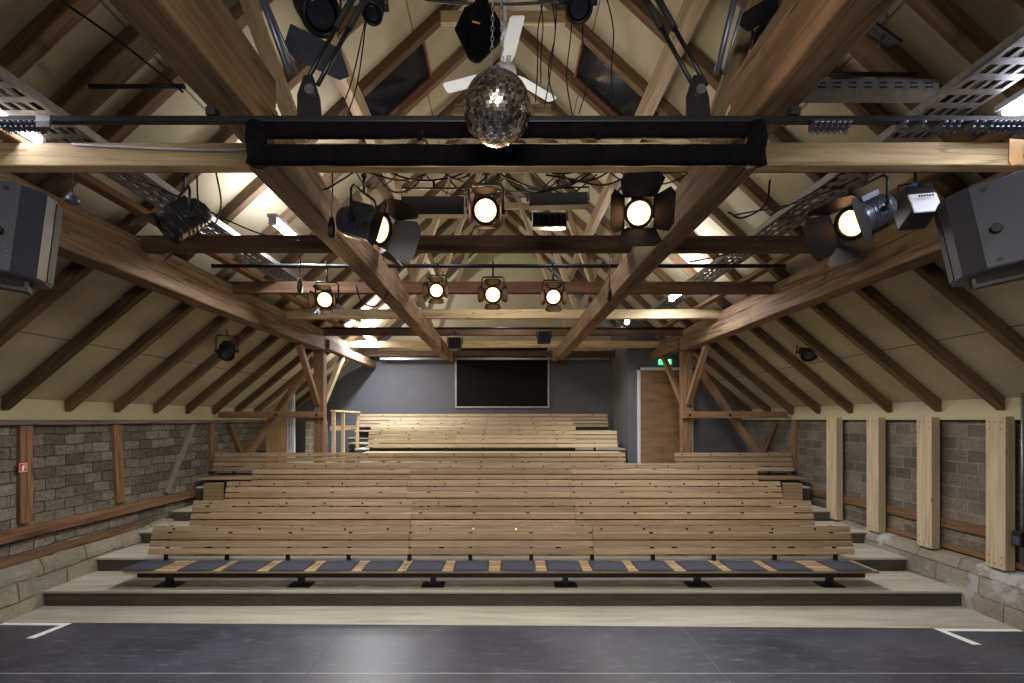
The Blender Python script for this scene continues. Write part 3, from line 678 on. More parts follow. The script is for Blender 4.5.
# curtain truss : track, rolled cloth above, cloth-wrapped batten below
root = empty('curtain_track', (0, 2.06, 3.285), 0, 'long shiny black curtain track crossing the whole top of the hall', 'curtain track')
MB().bx(-2.75, 2.75, -.014, .014, -.012, .014).build('rail', M['black'], root, bevel=.003)
for s in (-1, 1):
    MB().bx(s*1.245-.02, s*1.245+.02, -.02, .02, .015, .05).build('clamp', M['black_matte'], root)
root = empty('rolled_curtain', (0, 2.07, 3.2), 0, 'black cloth curtain rolled up on two battens under the heavy beams', 'curtain')
def roll(z, r, x0, x1, name, sq=.6):
    mb = MB(); n = 60; seg = 14; vs = []; fs = []
    for i in range(n+1):
        x = x0+(x1-x0)*i/n
        for k in range(seg):
            a = 2*PI*k/seg; rr = r*(1+.02*math.sin(i*.9+k)+random.uniform(-.02, .02))
            ca, sa = math.cos(a), math.sin(a); e = .45
            vs.append((x, math.copysign(abs(ca)**e, ca)*rr*sq, z+math.copysign(abs(sa)**e, sa)*rr))
    for i in range(n):
        for k in range(seg):
            k2 = (k+1) % seg; fs.append((i*seg+k, i*seg+k2, (i+1)*seg+k2, (i+1)*seg+k))
    fs.append(tuple(range(seg-1,-1,-1))); fs.append(tuple(n*seg+k for k in range(seg)))
    mb.add(vs, fs, True).build(name, M['cloth'], root)
roll(.05, .034, -1.1, 1.05, 'upper_roll'); roll(-.058, .041, -1.02, 1.12, 'lower_roll')
for s in (-1, 1):
    mb = MB(); vs = []; fs = []; n = 12
    cx = -1.06 if s < 0 else 1.09
    for i in range(n+1):
        z = .075 - .175*i/n
        for k in range(12):
            a = 2*PI*k/12; rr = .8+.1*math.sin(3*a+i*.7)
            vs.append((cx+math.cos(a)*.055*rr, math.sin(a)*.045*rr, z))
    for i in range(n):
        for k in range(12):
            k2 = (k+1) % 12; fs.append((i*12+k, i*12+k2, (i+1)*12+k2, (i+1)*12+k))
    fs.append(tuple(range(11,-1,-1))); fs.append(tuple(n*12+k for k in range(12)))
    mb.add(vs, fs, True).build('gathered_end', M['cloth'], root)
for x in (-.35, .4): MB().bx(x-.012, x+.012, -.05, -.046, -.02, .03).build('strap', M['cloth'], root)
# runners on the track
rp = MB(); rp.bx(-.006, .006, -.02, .02, -.026, .006); rp.cyl((-.007, -.022, -.008), (.007, -.022, -.008), .009, 10)
rp.tube([(0, 0, -.026), (0, -.008, -.036), (0, -.002, -.046), (0, .008, -.04), (0, .006, -.030)], .0022, 5)
rpm = None; nrun = 0
def runner(x, where):
    global rpm, nrun
    if rpm is None:
        o = rp.build('curtain_runner', M['lampgrey']); rpm = o
    else:
        o = rpm.copy(); COL.objects.link(o)
    o.location = (x, 2.06-.0, 3.272); tag(o, where, 'curtain runner', 'curtain runners: ' + where)
for k in range(7): runner((814+5.6*k-503)*2.05/480, 'curtain runner in the cluster of seven right of the curtain truss')
for x, l in ((903, 'single curtain runner left of its lone neighbour on the right track'), (921, 'single curtain runner right of its lone neighbour on the right track')): runner((x-503)*2.05/480, l)
for x in (942, 949, 957): runner((x-503)*2.05/480, 'curtain runner in the group of three on the right track')
for x in (972, 980): runner((x-503)*2.05/480, 'curtain runner in the close pair on the right track')
for k in range(9): runner((990+5.4*k-503)*2.05/480, 'curtain runner in the row at the far right end of the track')
for k in range(8): runner((2+5.4*k-503)*2.05/480, 'curtain runner in the row at the far left end of the track')
root = empty('track_stop', ((48-503)*2.05/480, 2.05, 3.272), 0, 'silver end stop beside the left curtain runners', 'track stop')
MB().bx(-.03, .03, -.024, -.015, -.012, .016).build('plate', M['silver'], root); MB().bx(-.028, .028, -.024, -.015, -.034, -.014).build('lower_plate', M['galv'], root)

# truss hangers : telescopic rods running up from a clamp
def hanger(s, nm):
    c = Vector((s*.87, 2.15, 3.42))
    root = empty('truss_hanger', c, 0, 'black clamp with telescopic rods rising to the roof on the %s of the mirror ball' % nm, 'truss hanger', 'truss hangers')
    MB().prism([(-.05, -.01, -.09), (.06, -.01, -.09), (.05, -.01, .02), (.02, -.01, .12), (-.02, -.01, .12), (-.05, -.01, .03)], (0, .02, 0)).build('clamp_plate', M['black'], root, bevel=.003)
    MB().cyl((.01, -.022, .05), (.01, -.01, .05), .022, 12).build('bolt', M['silver'], root)
    for k, dx in enumerate((-.02, .04)):
        p0 = Vector((dx, .0, .08)); p1 = Vector((-s*.22+dx, .1, .62)); mid = p0.lerp(p1, .55)
        MB().cyl(p0, mid, .010, 10).build('rod', M['black'], root); MB().cyl(mid, p1, .015, 10).build('sleeve', M['black_matte'], root)
hanger(-1, 'left'); hanger(1, 'right')
for s, nm in ((-1, 'left'), (1, 'right')):
    a = Vector((s*1.0, 2.25, 3.62)); b = Vector((s*1.22, 2.2, 4.25)) if s < 0 else Vector((s*1.15, 2.2, 4.3))
    o = MB().cyl(a, b, .014, 10); o.cyl(a+Vector((.035, 0, 0)), b+Vector((.035, 0, -.1)), .008, 8)
    tag(o.build('telescopic_rod', M['lampgrey']), 'slanting silver and black telescopic rod beside the %s truss hanger' % nm, 'rod', 'slanting telescopic rods')

# ------------------------------------------------------------------ mirror ball
def mirror_ball():
    m, nt, b = newmat('mirror_tiles')
    tc = N(nt, 'ShaderNodeTexCoord'); geo = N(nt, 'ShaderNodeNewGeometry')
    rnd = ramp(nt, geo.outputs['Random Per Island'], [(0, lin('#6a6058')), (.4, lin('#a8a098')), (.8, lin('#dcd8d2')), (1, lin('#ffffff'))])
    nt.links.new(rnd, b.inputs['Base Color']); b.inputs['Metallic'].default_value = .95; b.inputs['Roughness'].default_value = .22
    r = .126; mb = MB(); rows_ = 36
    for i in range(1, rows_-1):
        p0 = PI*i/rows_; p1 = PI*(i+1)/rows_; pm = (p0+p1)/2; n = max(5, int(2*PI*math.sin(pm)*rows_/PI))
        for k in range(n):
            t0 = 2*PI*(k+.04)/n; t1 = 2*PI*(k+.96)/n; tt = (t0+t1)/2
            c = Vector((math.sin(pm)*math.cos(tt), math.sin(pm)*math.sin(tt), math.cos(pm)))*r
            nr = (c.normalized()+Vector((random.gauss(0,.05), random.gauss(0,.05), random.gauss(0,.05)))).normalized()
            u = Vector((-math.sin(tt), math.cos(tt), 0)); u = (u-nr*u.dot(nr)).normalized(); v = nr.cross(u)
            hw = r*math.sin(pm)*(t1-t0)/2; hh = r*(p1-p0)/2*.92
            mb.add([c-u*hw-v*hh, c+u*hw-v*hh, c+u*hw+v*hh, c-u*hw+v*hh], [(0,1,2,3)])
    root = empty('mirror_ball', (-.022, 1.8, 3.166), 0, 'silver mirror ball hanging on chains in front of the curtain truss', 'mirror ball')
    me = mb.build('mirror_tiles', m, root)
    MB().lathe([(.001, -.122)] + [(.122*math.sin(PI*k/16), -.122*math.cos(PI*k/16)) for k in range(1, 16)] + [(.001, .122)], seg=32).build('core', M['black'], root)
    MB().lathe([(.03, .118), (.032, .135), (.018, .142), (.012, .16)], seg=20).build('cap', M['silver'], root)
    for sx in (-.02, .02):
        ch = MB()
        for k in range(26):
            z = .15+k*.019; a = k % 2 * PI/2; cx = sx*(1-k/60)
            ch.tube([(cx+math.cos(a)*math.cos(t)*.0055, math.sin(a)*math.cos(t)*.0055, z+math.sin(t)*.012) for t in [2*PI*q/8 for q in range(8)]], .0018, 4, closed=True)
        ch.build('chain', M['silver'], root)
mirror_ball()
tag(MB().cyl((-.022, 1.8, 3.82), (-.022, 1.8, 4.6), .006, 8).build('hanging_rod', M['silver']), 'thin rod above the mirror ball chains', 'rod')

# ceiling fan
root = empty('ceiling_fan', (.02, 4.4, 5.19), 0, 'white three-bladed ceiling fan above and behind the mirror ball', 'ceiling fan')
MB().cyl((0, 0, .05), (0, 0, 1.25), .014, 10).build('down_rod', M['white'], root)
MB().lathe([(.02, -.07), (.09, -.06), (.105, -.01), (.10, .03), (.05, .06), (.02, .065)], seg=28).build('motor', M['white'], root)
MB().lathe([(.015, .32), (.045, .30), (.05, .40), (.02, .46)], seg=18).build('canopy', M['white'], root)
for k in range(3):
    a = R(-81+120*k); MZ = Matrix.Rotation(a, 4, 'Z') @ Matrix.Rotation(R(9), 4, 'X')
    bl = MB().prism([(.12, -.05, 0), (.2, -.068, 0), (.60, -.062, 0), (.62, -.045, 0), (.62, .045, 0), (.60, .062, 0), (.2, .055, 0), (.12, .04, 0)], (0, 0, .006)).xf(MZ).build('blade', M['white'], root, bevel=.002)
    MB().bx(.06, .2, -.02, .02, -.008, 0).xf(MZ).build('blade_iron', M['silver'], bl)

# black hanging bag
mb = MB(); prof = [(.015, -.15), (.05, -.135), (.10, -.07), (.135, -.01), (.12, .05), (.085, .10), (.05, .14), (.03, .2)]
mb.lathe(prof, seg=9, squash=.9)
mb.v = [(x*(1+.10*math.sin(7*z*10+x*30)), y*(1+.1*math.sin(40*z)), z) for x, y, z in mb.v]
root = empty('hanging_bag', (-.13, 2.6, 4.1), 0, 'black cloth chain bag hanging left above the mirror ball', 'bag')
mb.build('bag_body', M['cloth'], root, rot=(0, .1, .3))
MB().cyl((0, 0, .22), (0, 0, .75), .012, 8).build('strap', M['black'], root)
MB().prism([(-.03, -.118, -.045), (.01, -.118, -.055), (.012, -.118, -.047), (-.028, -.118, -.035)], (0, -.002, 0)).build('mark', M['yellow'], root)

# ------------------------------------------------------------------ stage lamps
def spot(name, label, pivot, yaw, pitch, L=.22, rr=.075, mat='lampbody', lit=False, doors=(60, 60, 60, 60), pipe_z=None, group='theatre spotlights', energy=0, warm=True, yoke=True, dsz=1.0, octo=False, flapmat='flap'):
    """a lantern: forward axis is local -y turned by yaw, then pitched down"""
    root = empty(name, pivot, R(yaw), label, 'spotlight', group)
    P = Matrix.Rotation(R(-pitch), 4, 'X')   # tips the front (-y) downwards for positive pitch
    P = Matrix.Rotation(R(pitch), 4, 'X')
    ax = (0, -1, 0)
    seg = 8 if octo else 20; rot = PI/8 if octo else 0
    b = MB().lathe([(rr*.55, -L*.55), (rr*.9, -L*.5), (rr, -L*.38), (rr, L*.32), (rr*1.06, L*.34), (rr*1.06, L*.42)], (0,0,0), ax, seg, not octo, rot=rot)
    for k in range(5):   # cooling fins
        b.lathe([(rr*1.045, 0), (rr*1.045, L*.035)], (0, L*(.30-.11*k), 0), ax, seg, False, rot=rot)
    b.bx(-rr*.45, rr*.45, L*-.15, L*.35, rr*.85, rr*1.25); b.bx(-rr*.3, rr*.3, L*.5, L*.62, -rr*.3, rr*.3)
    b.xf(P).build('housing', M[mat], root, bevel=.002)
    ring = MB(); n = 24; vs = []; fs = []
    for r_, h in ((rr*.82, L*.40), (rr*.82, L*.47), (rr*1.04, L*.47), (rr*1.04, L*.421)):
        for k in range(n): vs.append((math.cos(2*PI*k/n)*r_, -h, math.sin(2*PI*k/n)*r_))
    for i in range(4):
        for k in range(n):
            fs.append((i*n+k, i*n+(k+1) % n, ((i+1) % 4)*n+(k+1) % n, ((i+1) % 4)*n+k))
    ring.add(vs, fs, True).xf(P).build('lens_ring', M['flap'], root)
    lens = MB().lathe([(rr*.81, L*.425), (rr*.6, L*.45), (rr*.3, L*.462), (.001, L*.466)], (0,0,0), ax, 20).xf(P)
    if lit: gm = M['em_warm']
    else:
        gm = M.get('lens')
        if gm is None:
            gm, nt, bs = newmat('unlit_lens'); bs.inputs['Base Color'].default_value = lin('#20232c'); bs.inputs['Roughness'].default_value = .1; M['lens'] = gm
    lens.build('lens', gm, root)
    # barn doors
    for k, ang in enumerate(doors):
        if ang is None: continue
        e = rr*1.02; wd = rr*(1.0 if k % 2 else 1.05)*dsz; ln = rr*1.55*dsz
        pts = [(-wd*.95, 0, 0), (wd*.95, 0, 0), (wd*1.25, -ln*.75, 0), (wd*.85, -ln, 0), (-wd*.85, -ln, 0), (-wd*1.25, -ln*.75, 0)]
        d = MB().prism(pts, (0, 0, .003))
        H = Matrix.Rotation(R(k*90), 4, 'Y') @ Matrix.Translation((0, -L*.47, e)) @ Matrix.Rotation(R(-ang), 4, 'X')
        d.xf(P @ H).build('barn_door', M[flapmat], root)
    if yoke:
        top = (pipe_z-pivot[2]-.03) if pipe_z else rr*2.2
        h1 = min(top, rr*2.1); w = rr*1.32
        y = MB().tube([(-w, 0, 0), (-w, 0, h1*.85), (-w*.85, 0, h1), (w*.85, 0, h1), (w, 0, h1*.85), (w, 0, 0)], .0085, 6)
        y.build('yoke', M['black'], root)
        for s in (-1, 1): MB().cyl((s*rr*1.0, 0, 0), (s*rr*1.48, 0, 0), .016, 10).build('knob', M['black_matte'], root)
        c = MB()
        if top > h1+.01: c.cyl((0, 0, h1), (0, 0, top), .009, 8)
        a = top+.03
        c.tube([(0, .0, top), (0, -.028, a-.01), (0, -.03, a+.01), (0, -.012, a+.031), (0, .012, a+.031), (0, .03, a+.012)], .008, 6)
        c.bx(-.012, .012, -.012, .012, top-.02, top+.0)
        c.build('hook_clamp', M['black'], root)
    if energy:
        ld = bpy.data.lights.new('lamp_beam', 'SPOT'); ld.energy = energy; ld.spot_size = R(75); ld.spot_blend = .6; ld.shadow_soft_size = .06
        ld.color = (1, .72, .42) if warm else (.85, .92, 1)
        lo = bpy.data.objects.new('lamp_beam', ld); COL.objects.link(lo); lo.parent = root
        d = P @ Vector((0, -1, 0)); lo.location = d*(L*.5+.05); lo.rotation_euler = d.to_track_quat('-Z', 'Y').to_euler()
    return root
PZ = CAMZ+1.556
def at(px, py, y): return ((px-503)*y/480, y, CAMZ-(py-420)*y/480)
p1 = 2.98; p2 = 4.85
G1 = 'big spotlights on the near pipe'; G2 = 'small spotlights on the far pipe'
spot('theatre_spotlight', 'lit warm spotlight hanging just below the mirror ball, framed by a square yoke', at(486, 212, p1-.02), 0, 18, .2, .08, 'flap', True, (20, 8, 18, 8), PZ, G1, 110, dsz=.75)
spot('theatre_spotlight', 'large lit warm spotlight with wide dark barn doors, right of the mirror ball', at(636, 216, p1-.02), -6, 14, .24, .084, 'flap', True, (48, 38, 48, 38), PZ, G1, 110, dsz=1.15)
spot('theatre_spotlight', 'dark spotlight turned to the right with a copper-lit barn door, beside the left lengthwise beam', at(364, 225, p1), 70, 20, .30, .095, 'lampgrey', True, (25, 30, 25, 35), PZ, G1, 8, dsz=1.15)
spot('theatre_spotlight', 'ribbed grey spotlight aimed left with a glowing lens, at the right of the near pipe', at(866, 216, p1-.05), -74, 26, .30, .095, 'lampgrey', True, (25, 20, 40, 25), PZ, G1, 8, dsz=1.15)
spot('theatre_spotlight', 'small unlit grey spotlight tilted down at the far left of the near pipe', at(184, 220, p1-.02), -42, 44, .27, .085, 'lampbody', False, (12, None, 18, None), PZ, G1, 0)
spot('theatre_spotlight', 'leftmost small lit spotlight with open barn doors', at(327, 300, p2-.05), 5, 12, .19, .085, 'flap', True, (25, 20, 30, 20), PZ, G2, 30, dsz=.8)
spot('theatre_spotlight', 'small lit spotlight left of centre below the dark tie beam', at(437, 291, p2-.05), 3, 12, .18, .075, 'flap', True, (30, 30, 32, 30), PZ, G2, 30, dsz=.8)
spot('theatre_spotlight', 'small bright lit spotlight in the middle of the far pipe', at(493, 295, p2-.05), 0, 12, .18, .085, 'flap', True, (35, 35, 35, 35), PZ, G2, 30, dsz=.75)
spot('theatre_spotlight', 'small lit spotlight right of centre with folded side doors', at(553, 297, p2-.05), -3, 14, .18, .08, 'flap', True, (35, 25, 35, 25), PZ, G2, 30, dsz=.8)
# hanging lamps under the side slopes
spot('theatre_spotlight', 'small black lamp hanging from the left rafters in front of the wall', at(227, 351, 6.6), 20, 50, .2, .1, 'black', False, (None,)*4, None, 'lamps hanging on the side slopes')
spot('theatre_spotlight', 'small black lamp hanging from the right rafters', at(808, 352, 6.6), -20, 40, .2, .1, 'black', False, (None,)*4, None, 'lamps hanging on the side slopes')
for px, py, l in ((455, 344, 'distant boxy black lamp left of the dark screen'), (544, 338, 'distant boxy black lamp at the right above the dark screen')):
    c = Vector(at(px, py, 7.8)); root = empty('box_lamp', c, 0, l, 'lamp', 'distant boxy lamps')
    MB().bx(-.105, .105, -.09, .09, -.09, .10).build('housing', M['black'], root, bevel=.012)
    MB().bx(-.085, .085, -.1, -.091, -.07, .08).build('front_glass', M['black_matte'], root)
    MB().tube([(-.125, 0, 0), (-.125, 0, .17), (.125, 0, .17), (.125, 0, 0)], .008, 6).build('yoke', M['black'], root)
    MB().cyl((0, 0, .17), (0, 0, CAMZ+1.5-c.z), .01, 8).build('hook_clamp', M['black'], root)
# upper left / right dark lamps
spot('theatre_spotlight', 'dark lamp with a big grey flap at the top left of the mirror ball', at(316, 6, 2.8), 40, 50, .3, .11, 'black', False, (25, None, 30, None), None, 'dark lamps at the top of the view', dsz=1.3, flapmat='lampgrey')
spot('theatre_spotlight', 'small dark lamp cut by the top edge, left of the black bag', at(374, 8, 2.45), 0, 60, .15, .05, 'black', False, (None,)*4, None, 'dark lamps at the top of the view')
spot('theatre_spotlight', 'small dark lamp at the top edge, right of the ceiling fan', at(578, 2, 2.6), 0, 60, .18, .07, 'black', False, (None,)*4, None, 'dark lamps at the top of the view')
spot('theatre_spotlight', 'dark lamp between the right strut and the heavy beam', at(772, 42, 3.0), -50, 20, .22, .09, 'black', False, (30, None, 30, None), None, 'dark lamps at the top of the view')

# grey and white floodlight box
c = Vector(at(915, 208, p1)); root = empty('floodlight', c, R(-12), 'boxy floodlight with a white front plate on the right of the near pipe', 'floodlight')
MB().box((0, 0, 0), (.15, .17, .20), Matrix.Rotation(R(-25), 3, 'X')).build('housing', M['black'], root, bevel=.01)
MB().box((0, -.095, -.01), (.15, .012, .15), Matrix.Rotation(R(-25), 3, 'X')).build('front_plate', M['white'], root, bevel=.006)
sl = MB()
for k in range(6): sl.box((-.035+.014*k, -.106, .03), (.008, .004, .012), Matrix.Rotation(R(-25), 3, 'X'))
sl.build('vents', M['black_matte'], root)
MB().tube([(-.09, 0, 0), (-.09, 0, .15), (.09, 0, .15), (.09, 0, 0)], .007, 6).build('yoke', M['black'], root)
MB().cyl((0, 0, .15), (0, 0, PZ-c.z+.02), .01, 8).build('hook_clamp', M['black'], root)
MB().bx(-.02, .0, -.02, .02, .1, .15).build('blue_plug', plain('blue_plug', '#2b62b0', .5), root)

# strip floods (long black housings)
def strip(px, py, y, w, h, label, tilt=0, mat='black'):
    y += .14; w *= 1.04; h *= 1.04
    c = Vector(at(px, py, y)); root = empty('strip_light', c, R(tilt), label, 'strip light', 'black strip lights on the near pipe')
    b = MB().prism([(-w/2, -.05, -h/2), (-w/2, .05, -h/2*.8), (-w/2, .06, h/2*.6), (-w/2, 0, h/2), (-w/2, -.05, h/2*.7)], (w, 0, 0)); b.build('housing', M['black_matte' if mat == 'black' else mat], root, bevel=.004)
    g = MB(); n = 6
    for k in range(n): g.bx(-w/2+w*(k+.12)/n, -w/2+w*(k+.88)/n, -.056, -.0505, -h*.38, h*.25)
    g.build('cells', M['black_matte'], root)
    MB().tube([(-w/2-.012, 0, 0), (-w/2-.012, 0, h*.9), (w/2+.012, 0, h*.9), (w/2+.012, 0, 0)], .006, 6).build('yoke', M['black'], root)
    MB().cyl((0, 0, h*.9), (0, 0, max(h*1.1, PZ-c.z)), .009, 8).build('hook_clamp', M['black'], root)
strip(434, 207, p1, .38, .13, 'long black strip light directly left of the warm spotlight under the mirror ball')
strip(558, 201, p1, .36, .09, 'slightly tilted narrow black strip light right of the warm centre spotlight', -3)
strip(549, 221, 3.4, .24, .12, 'grey boxy strip light just below the narrow tilted one', 0, 'lampgrey')

# ------------------------------------------------------------------ loudspeakers
def speaker(pos, yaw, pitch, roll_, label, s):
    root = empty('loudspeaker', pos, 0, label, 'loudspeaker', 'black loudspeakers on the purlins')
    E = (Matrix.Rotation(R(yaw), 4, 'Z') @ Matrix.Rotation(R(pitch), 4, 'X') @ Matrix.Rotation(R(roll_), 4, 'Y'))
    w, h, d = .36, .44, .28
    sec = [(-w/2, -d*.1), (-w/2+.02, -d*.30), (-w*.22, -d/2), (w/2-.02, -d/2), (w/2, -d/2+.02), (w/2, d*.35), (w*.3, d/2), (-w*.3, d/2), (-w/2, d*.3)]
    b = MB().prism([(s*a, y, -h/2) for a, y in sec], (0, 0, h)).xf(E).build('cabinet', M['speaker'], root, bevel=.012)
    g = MB().bx(-.004+s*-w/2, .004+s*-w/2, -d*.08, d*.26, -h*.46, h*.46).xf(E).build('grille', M['black_matte'], root)
    MB().cyl((s*-.02, -d/2-.028, -.03), (s*-.02, -d/2, -.03), .024, 18).xf(E).build('mount_knob', M['black'], root, bevel=.003)
    for a in (-.03, .14):
        for b2 in (-.18, .18):
            MB().cyl((s*a, -d/2-.004, b2), (s*a, -d/2, b2), .011, 12).xf(E).build('screw', M['black'], root)
    br = MB().bx(-.12, .12, -.03, .03, -h/2-.05, -h/2-.035); br.bx(-.12, -.105, -.03, .03, -h/2-.04, -h/2+.06); br.bx(.105, .12, -.03, .03, -h/2-.04, -h/2+.06)
    br.xf(E).build('bracket', M['black'], root)
    MB().cyl((s*.15, .12, .0), (s*.55, .25, .12), .018, 8).build('wall_arm', M['black'], root)
    return root
speaker(at(4, 234, 2.35), 30, -2, 5, 'black loudspeaker at the left edge, mounted by the purlin', -1)
speaker(at(992, 232, 2.45), -34, -2, -9, 'black loudspeaker at the right edge, tilted on its bracket', 1)

# ------------------------------------------------------------------ cable trays
def tray(x, y0, y1, z, label, w=.26):
    root = empty('cable_tray', (x, (y0+y1)/2, z), 0, label, 'cable tray', 'perforated lengthwise cable trays'); h = (y1-y0)/2
    mb = MB(); n = int((y1-y0)/.11)
    for s in (-1, 1): mb.bx(s*w/2-.002, s*w/2+.002, -h, h, 0, .055)
    for k in range(5): mb.bx(-w/2+w*k/4-.012, -w/2+w*k/4+.012, -h, h, -.002, .001)
    for k in range(n): mb.bx(-w/2, w/2, -h+k*.11, -h+k*.11+.045, -.003, .0)
    mb.build('tray', M['galv'], root)
    for k in range(6):
        yy = [(-w*.4+w*.16*k+random.uniform(-.01, .01), -h+2*h*i/24, .012+random.uniform(0, .02)) for i in range(25)]
        tag(MB().tube(yy, .007, 5).build('cable', M['black'] if k != 2 else M['galv'], root))
tray(-2.62, 1.2, 8.4, CAMZ+1.70, 'perforated metal cable tray along the left side above the tie beams')
tray(2.5, 1.2, 8.4, CAMZ+1.74, 'perforated metal cable tray along the right side above the tie beams')
root = empty('cable_tray', (1.72, 2.55, CAMZ+1.72), 0, 'short perforated tray crossing right of the heavy beam, on the pale tie beam', 'cable tray')
mb = MB(); mb.bx(-.42, .55, -.05, -.046, 0, .055); mb.bx(-.42, .55, -.05, .05, -.003, 0); mb.bx(-.42, .55, .046, .05, 0, .055)
mb.build('tray', M['galv'], root)
sl = MB()
for k in range(12):
    for zz in (.014, .036): sl.bx(-.4+.08*k, -.36+.08*k, -.0515, -.0495, zz-.004, zz+.004)
sl.build('slots', M['black_matte'], root)

# ------------------------------------------------------------------ tube luminaires and bulbs
def area(name, loc, target, sx, sy, e, col=(1,1,1), parent=None, spread=180):
    ld = bpy.data.lights.new(name, 'AREA'); ld.shape = 'RECTANGLE'; ld.size = sx; ld.size_y = sy; ld.energy = e; ld.color = col; ld.spread = R(spread)
    o = bpy.data.objects.new(name, ld); COL.objects.link(o); o.location = loc
    o.rotation_euler = (Vector(target)-Vector(loc)).to_track_quat('-Z', 'Y').to_euler()
    if parent is not None: o.parent = parent
    return o
def tube_lamp(x, y0, y1, z, label, e=0, r=.03):
    root = empty('tube_luminaire', (x, (y0+y1)/2, z), 0, label, 'tube light', 'white tube lights'); h = (y1-y0)/2
    MB().bx(-.05, .05, -h-.03, h+.03, .035, .07).build('housing', M['white'], root, bevel=.005)
    MB().cyl((0, -h, 0), (0, h, 0), r, 14).build('tube', M['em_white'], root)
    for s in (-1, 1): MB().bx(-.035, .035, s*(h+.001), s*(h+.025), -.035, .035).build('end_cap', M['white'], root)
    if e:
        l = area('tube_glow', (0, 0, -.05), (0, 0, -1), .08, 2*h, e, (.88, .93, 1), root)
        if e > 20: l = area('tube_glow', (0, 0, .1), (0, 0, 1), .08, 2*h, e*.8, (.9, .94, 1), root)
tube_lamp(2.76, 1.3, 2.62, CAMZ+1.66, 'bright white tube light at the upper right edge', 9)
tube_lamp(-2.82, 1.3, 2.9, CAMZ+1.70, 'bright white tube light at the upper left edge', 9)
tube_lamp(2.37, 6.2, 6.75, CAMZ+1.70, 'short white tube light high on the right, seen beyond the right lengthwise beam', 32)
tube_lamp(-2.78, 9.5, 10.4, CAMZ+1.70, 'far white tube light on the left near the rear wall', 110)
tube_lamp(-2.2, 4.6, 5.2, CAMZ+1.9, 'small white tube light behind the left thin pipe', 26)
for (px, py, y, l) in ((627, 322, 8.0, 'tiny bright round bulb right of the lengthwise beam, the upper of two'), (622, 331, 8.6, 'tiny bright round bulb right of the lengthwise beam, the lower of two')):
    root = empty('round_bulb', at(px, py, y), 0, l, 'bulb', 'round bulbs')
    MB().lathe([(.001, -.045), (.03, -.035), (.045, 0), (.03, .035), (.015, .05)], seg=16).build('glass', M['em_white'], root)
    MB().cyl((0, 0, .05), (0, 0, .09), .02, 10).build('socket', M['white'], root)
root = empty('amber_panel', at(1016, 151, 2.3), 0, 'small amber flap at the right edge below the tube light', 'flap')
MB().prism([(-.035, 0, -.05), (-.02, 0, -.07), (.03, 0, -.06), (.04, 0, .055), (-.03, 0, .06)], (0, .006, 0)).build('flap', M['amber'], root, bevel=.002)

# ------------------------------------------------------------------ cables
def cable(label, pts, r=.006, group=None, mat='black', cat='cable'):
    return tag(MB().tube(smooth_pts(pts, 7), r, 6).build('cable', M[mat], None), label, cat, group)
g = 'tangled thin black cables around the near pipe'
for k in range(26):
    x0 = random.uniform(-1.0, 1.0); L = random.uniform(.25, .9)*random.choice((-1, 1)); y = random.uniform(2.95, 3.3); z = PZ+random.uniform(-.05, .18); sag = random.uniform(.03, .22)
    cable('thin black cable looping loosely around the near pipe', [(x0, y, z), (x0+L*.25, y+random.uniform(-.06, .06), z-sag*.8), (x0+L*.6, y+random.uniform(-.06, .06), z-sag), (x0+L, y, z+random.uniform(-.03, .12))], random.choice((.004, .005, .006)), g)
g = 'thin black cables dangling in the roof right of the ceiling fan'
for k in range(7):
    px = random.uniform(535, 610); y = 2.9; a = Vector(at(px, -10, y)); b = Vector(at(px+random.uniform(-14, 14), random.uniform(80, 118), y))
    cable('thin black cable dangling in the roof right of the ceiling fan', [a, a.lerp(b, .35)+Vector((random.uniform(-.05, .05), 0, 0)), a.lerp(b, .7)+Vector((random.uniform(-.05, .05), 0, 0)), b], .004, g)
cable('black cable swagging across the top edge above the fan', [at(400, -6, 2.7), at(445, 2, 2.7), at(520, 4, 2.7), at(600, -4, 2.7)], .008)
cable('black cable loop hanging under the right lengthwise beam', [at(770, 180, 3.2), at(765, 205, 3.2), at(742, 218, 3.2), at(728, 212, 3.2)], .007)
cable('black cable swinging from the left lengthwise beam toward the small lit lamp', [at(356, 286, 4.7), at(362, 302, 4.7), at(376, 306, 4.7), at(387, 294, 4.7), at(388, 278, 4.7)], .008)
cable('thin cable pair hanging behind the ball at the left, under the round grey clamp', [at(365, 22, 2.6), at(352, 80, 2.6), at(338, 117, 2.6)], .0035)
cable('thin steel wire beside the hanging cable at the upper left', [at(366, 22, 2.62), at(358, 80, 2.62), at(347, 117, 2.62)], .0035)
cable('white cable lying on the pale tie beam at the left', [(-2.5, 2.785, CAMZ+1.60), (-2.0, 2.785, CAMZ+1.575), (-1.6, 2.785, CAMZ+1.565), (-1.42, 2.785, CAMZ+1.58)], .007, None, 'white')
for k, (x, y, l) in enumerate(((-1.82, 4.3, 'black cable with plug hanging at the upper left below the dark tie beam'), (-1.07, 3.0, 'black cable with plug hanging beside the left lengthwise beam'), (1.02, 4.6, 'short black plug cable hanging behind the right lengthwise beam'))):
    root = empty('hanging_plug', (x, y, PZ-.02), 0, l, 'plug cable')
    MB().tube([(0, 0, .1), (.005, 0, -.1), (0, 0, -.28)], .0045, 6).build('cable', M['black'], root)
    MB().lathe([(.008, -.40), (.022, -.385), (.024, -.32), (.012, -.27)], seg=12).build('plug', M['black'], root)
g = 'cables sloping from the right of the near pipe'
for a, b in (((880, 140), (770, 215)), ((860, 178), (735, 215)), ((770, 232), (690, 262))):
    y = 3.1; cable('thin black cable sloping down left from the right end of the near pipe', [at(a[0], a[1], y), at((a[0]+b[0])/2+4, (a[1]+b[1])/2+5, y), at(b[0], b[1], y)], .005, g)
for px, sx in ((160, 'left'), (470, 'middle')):
    pass
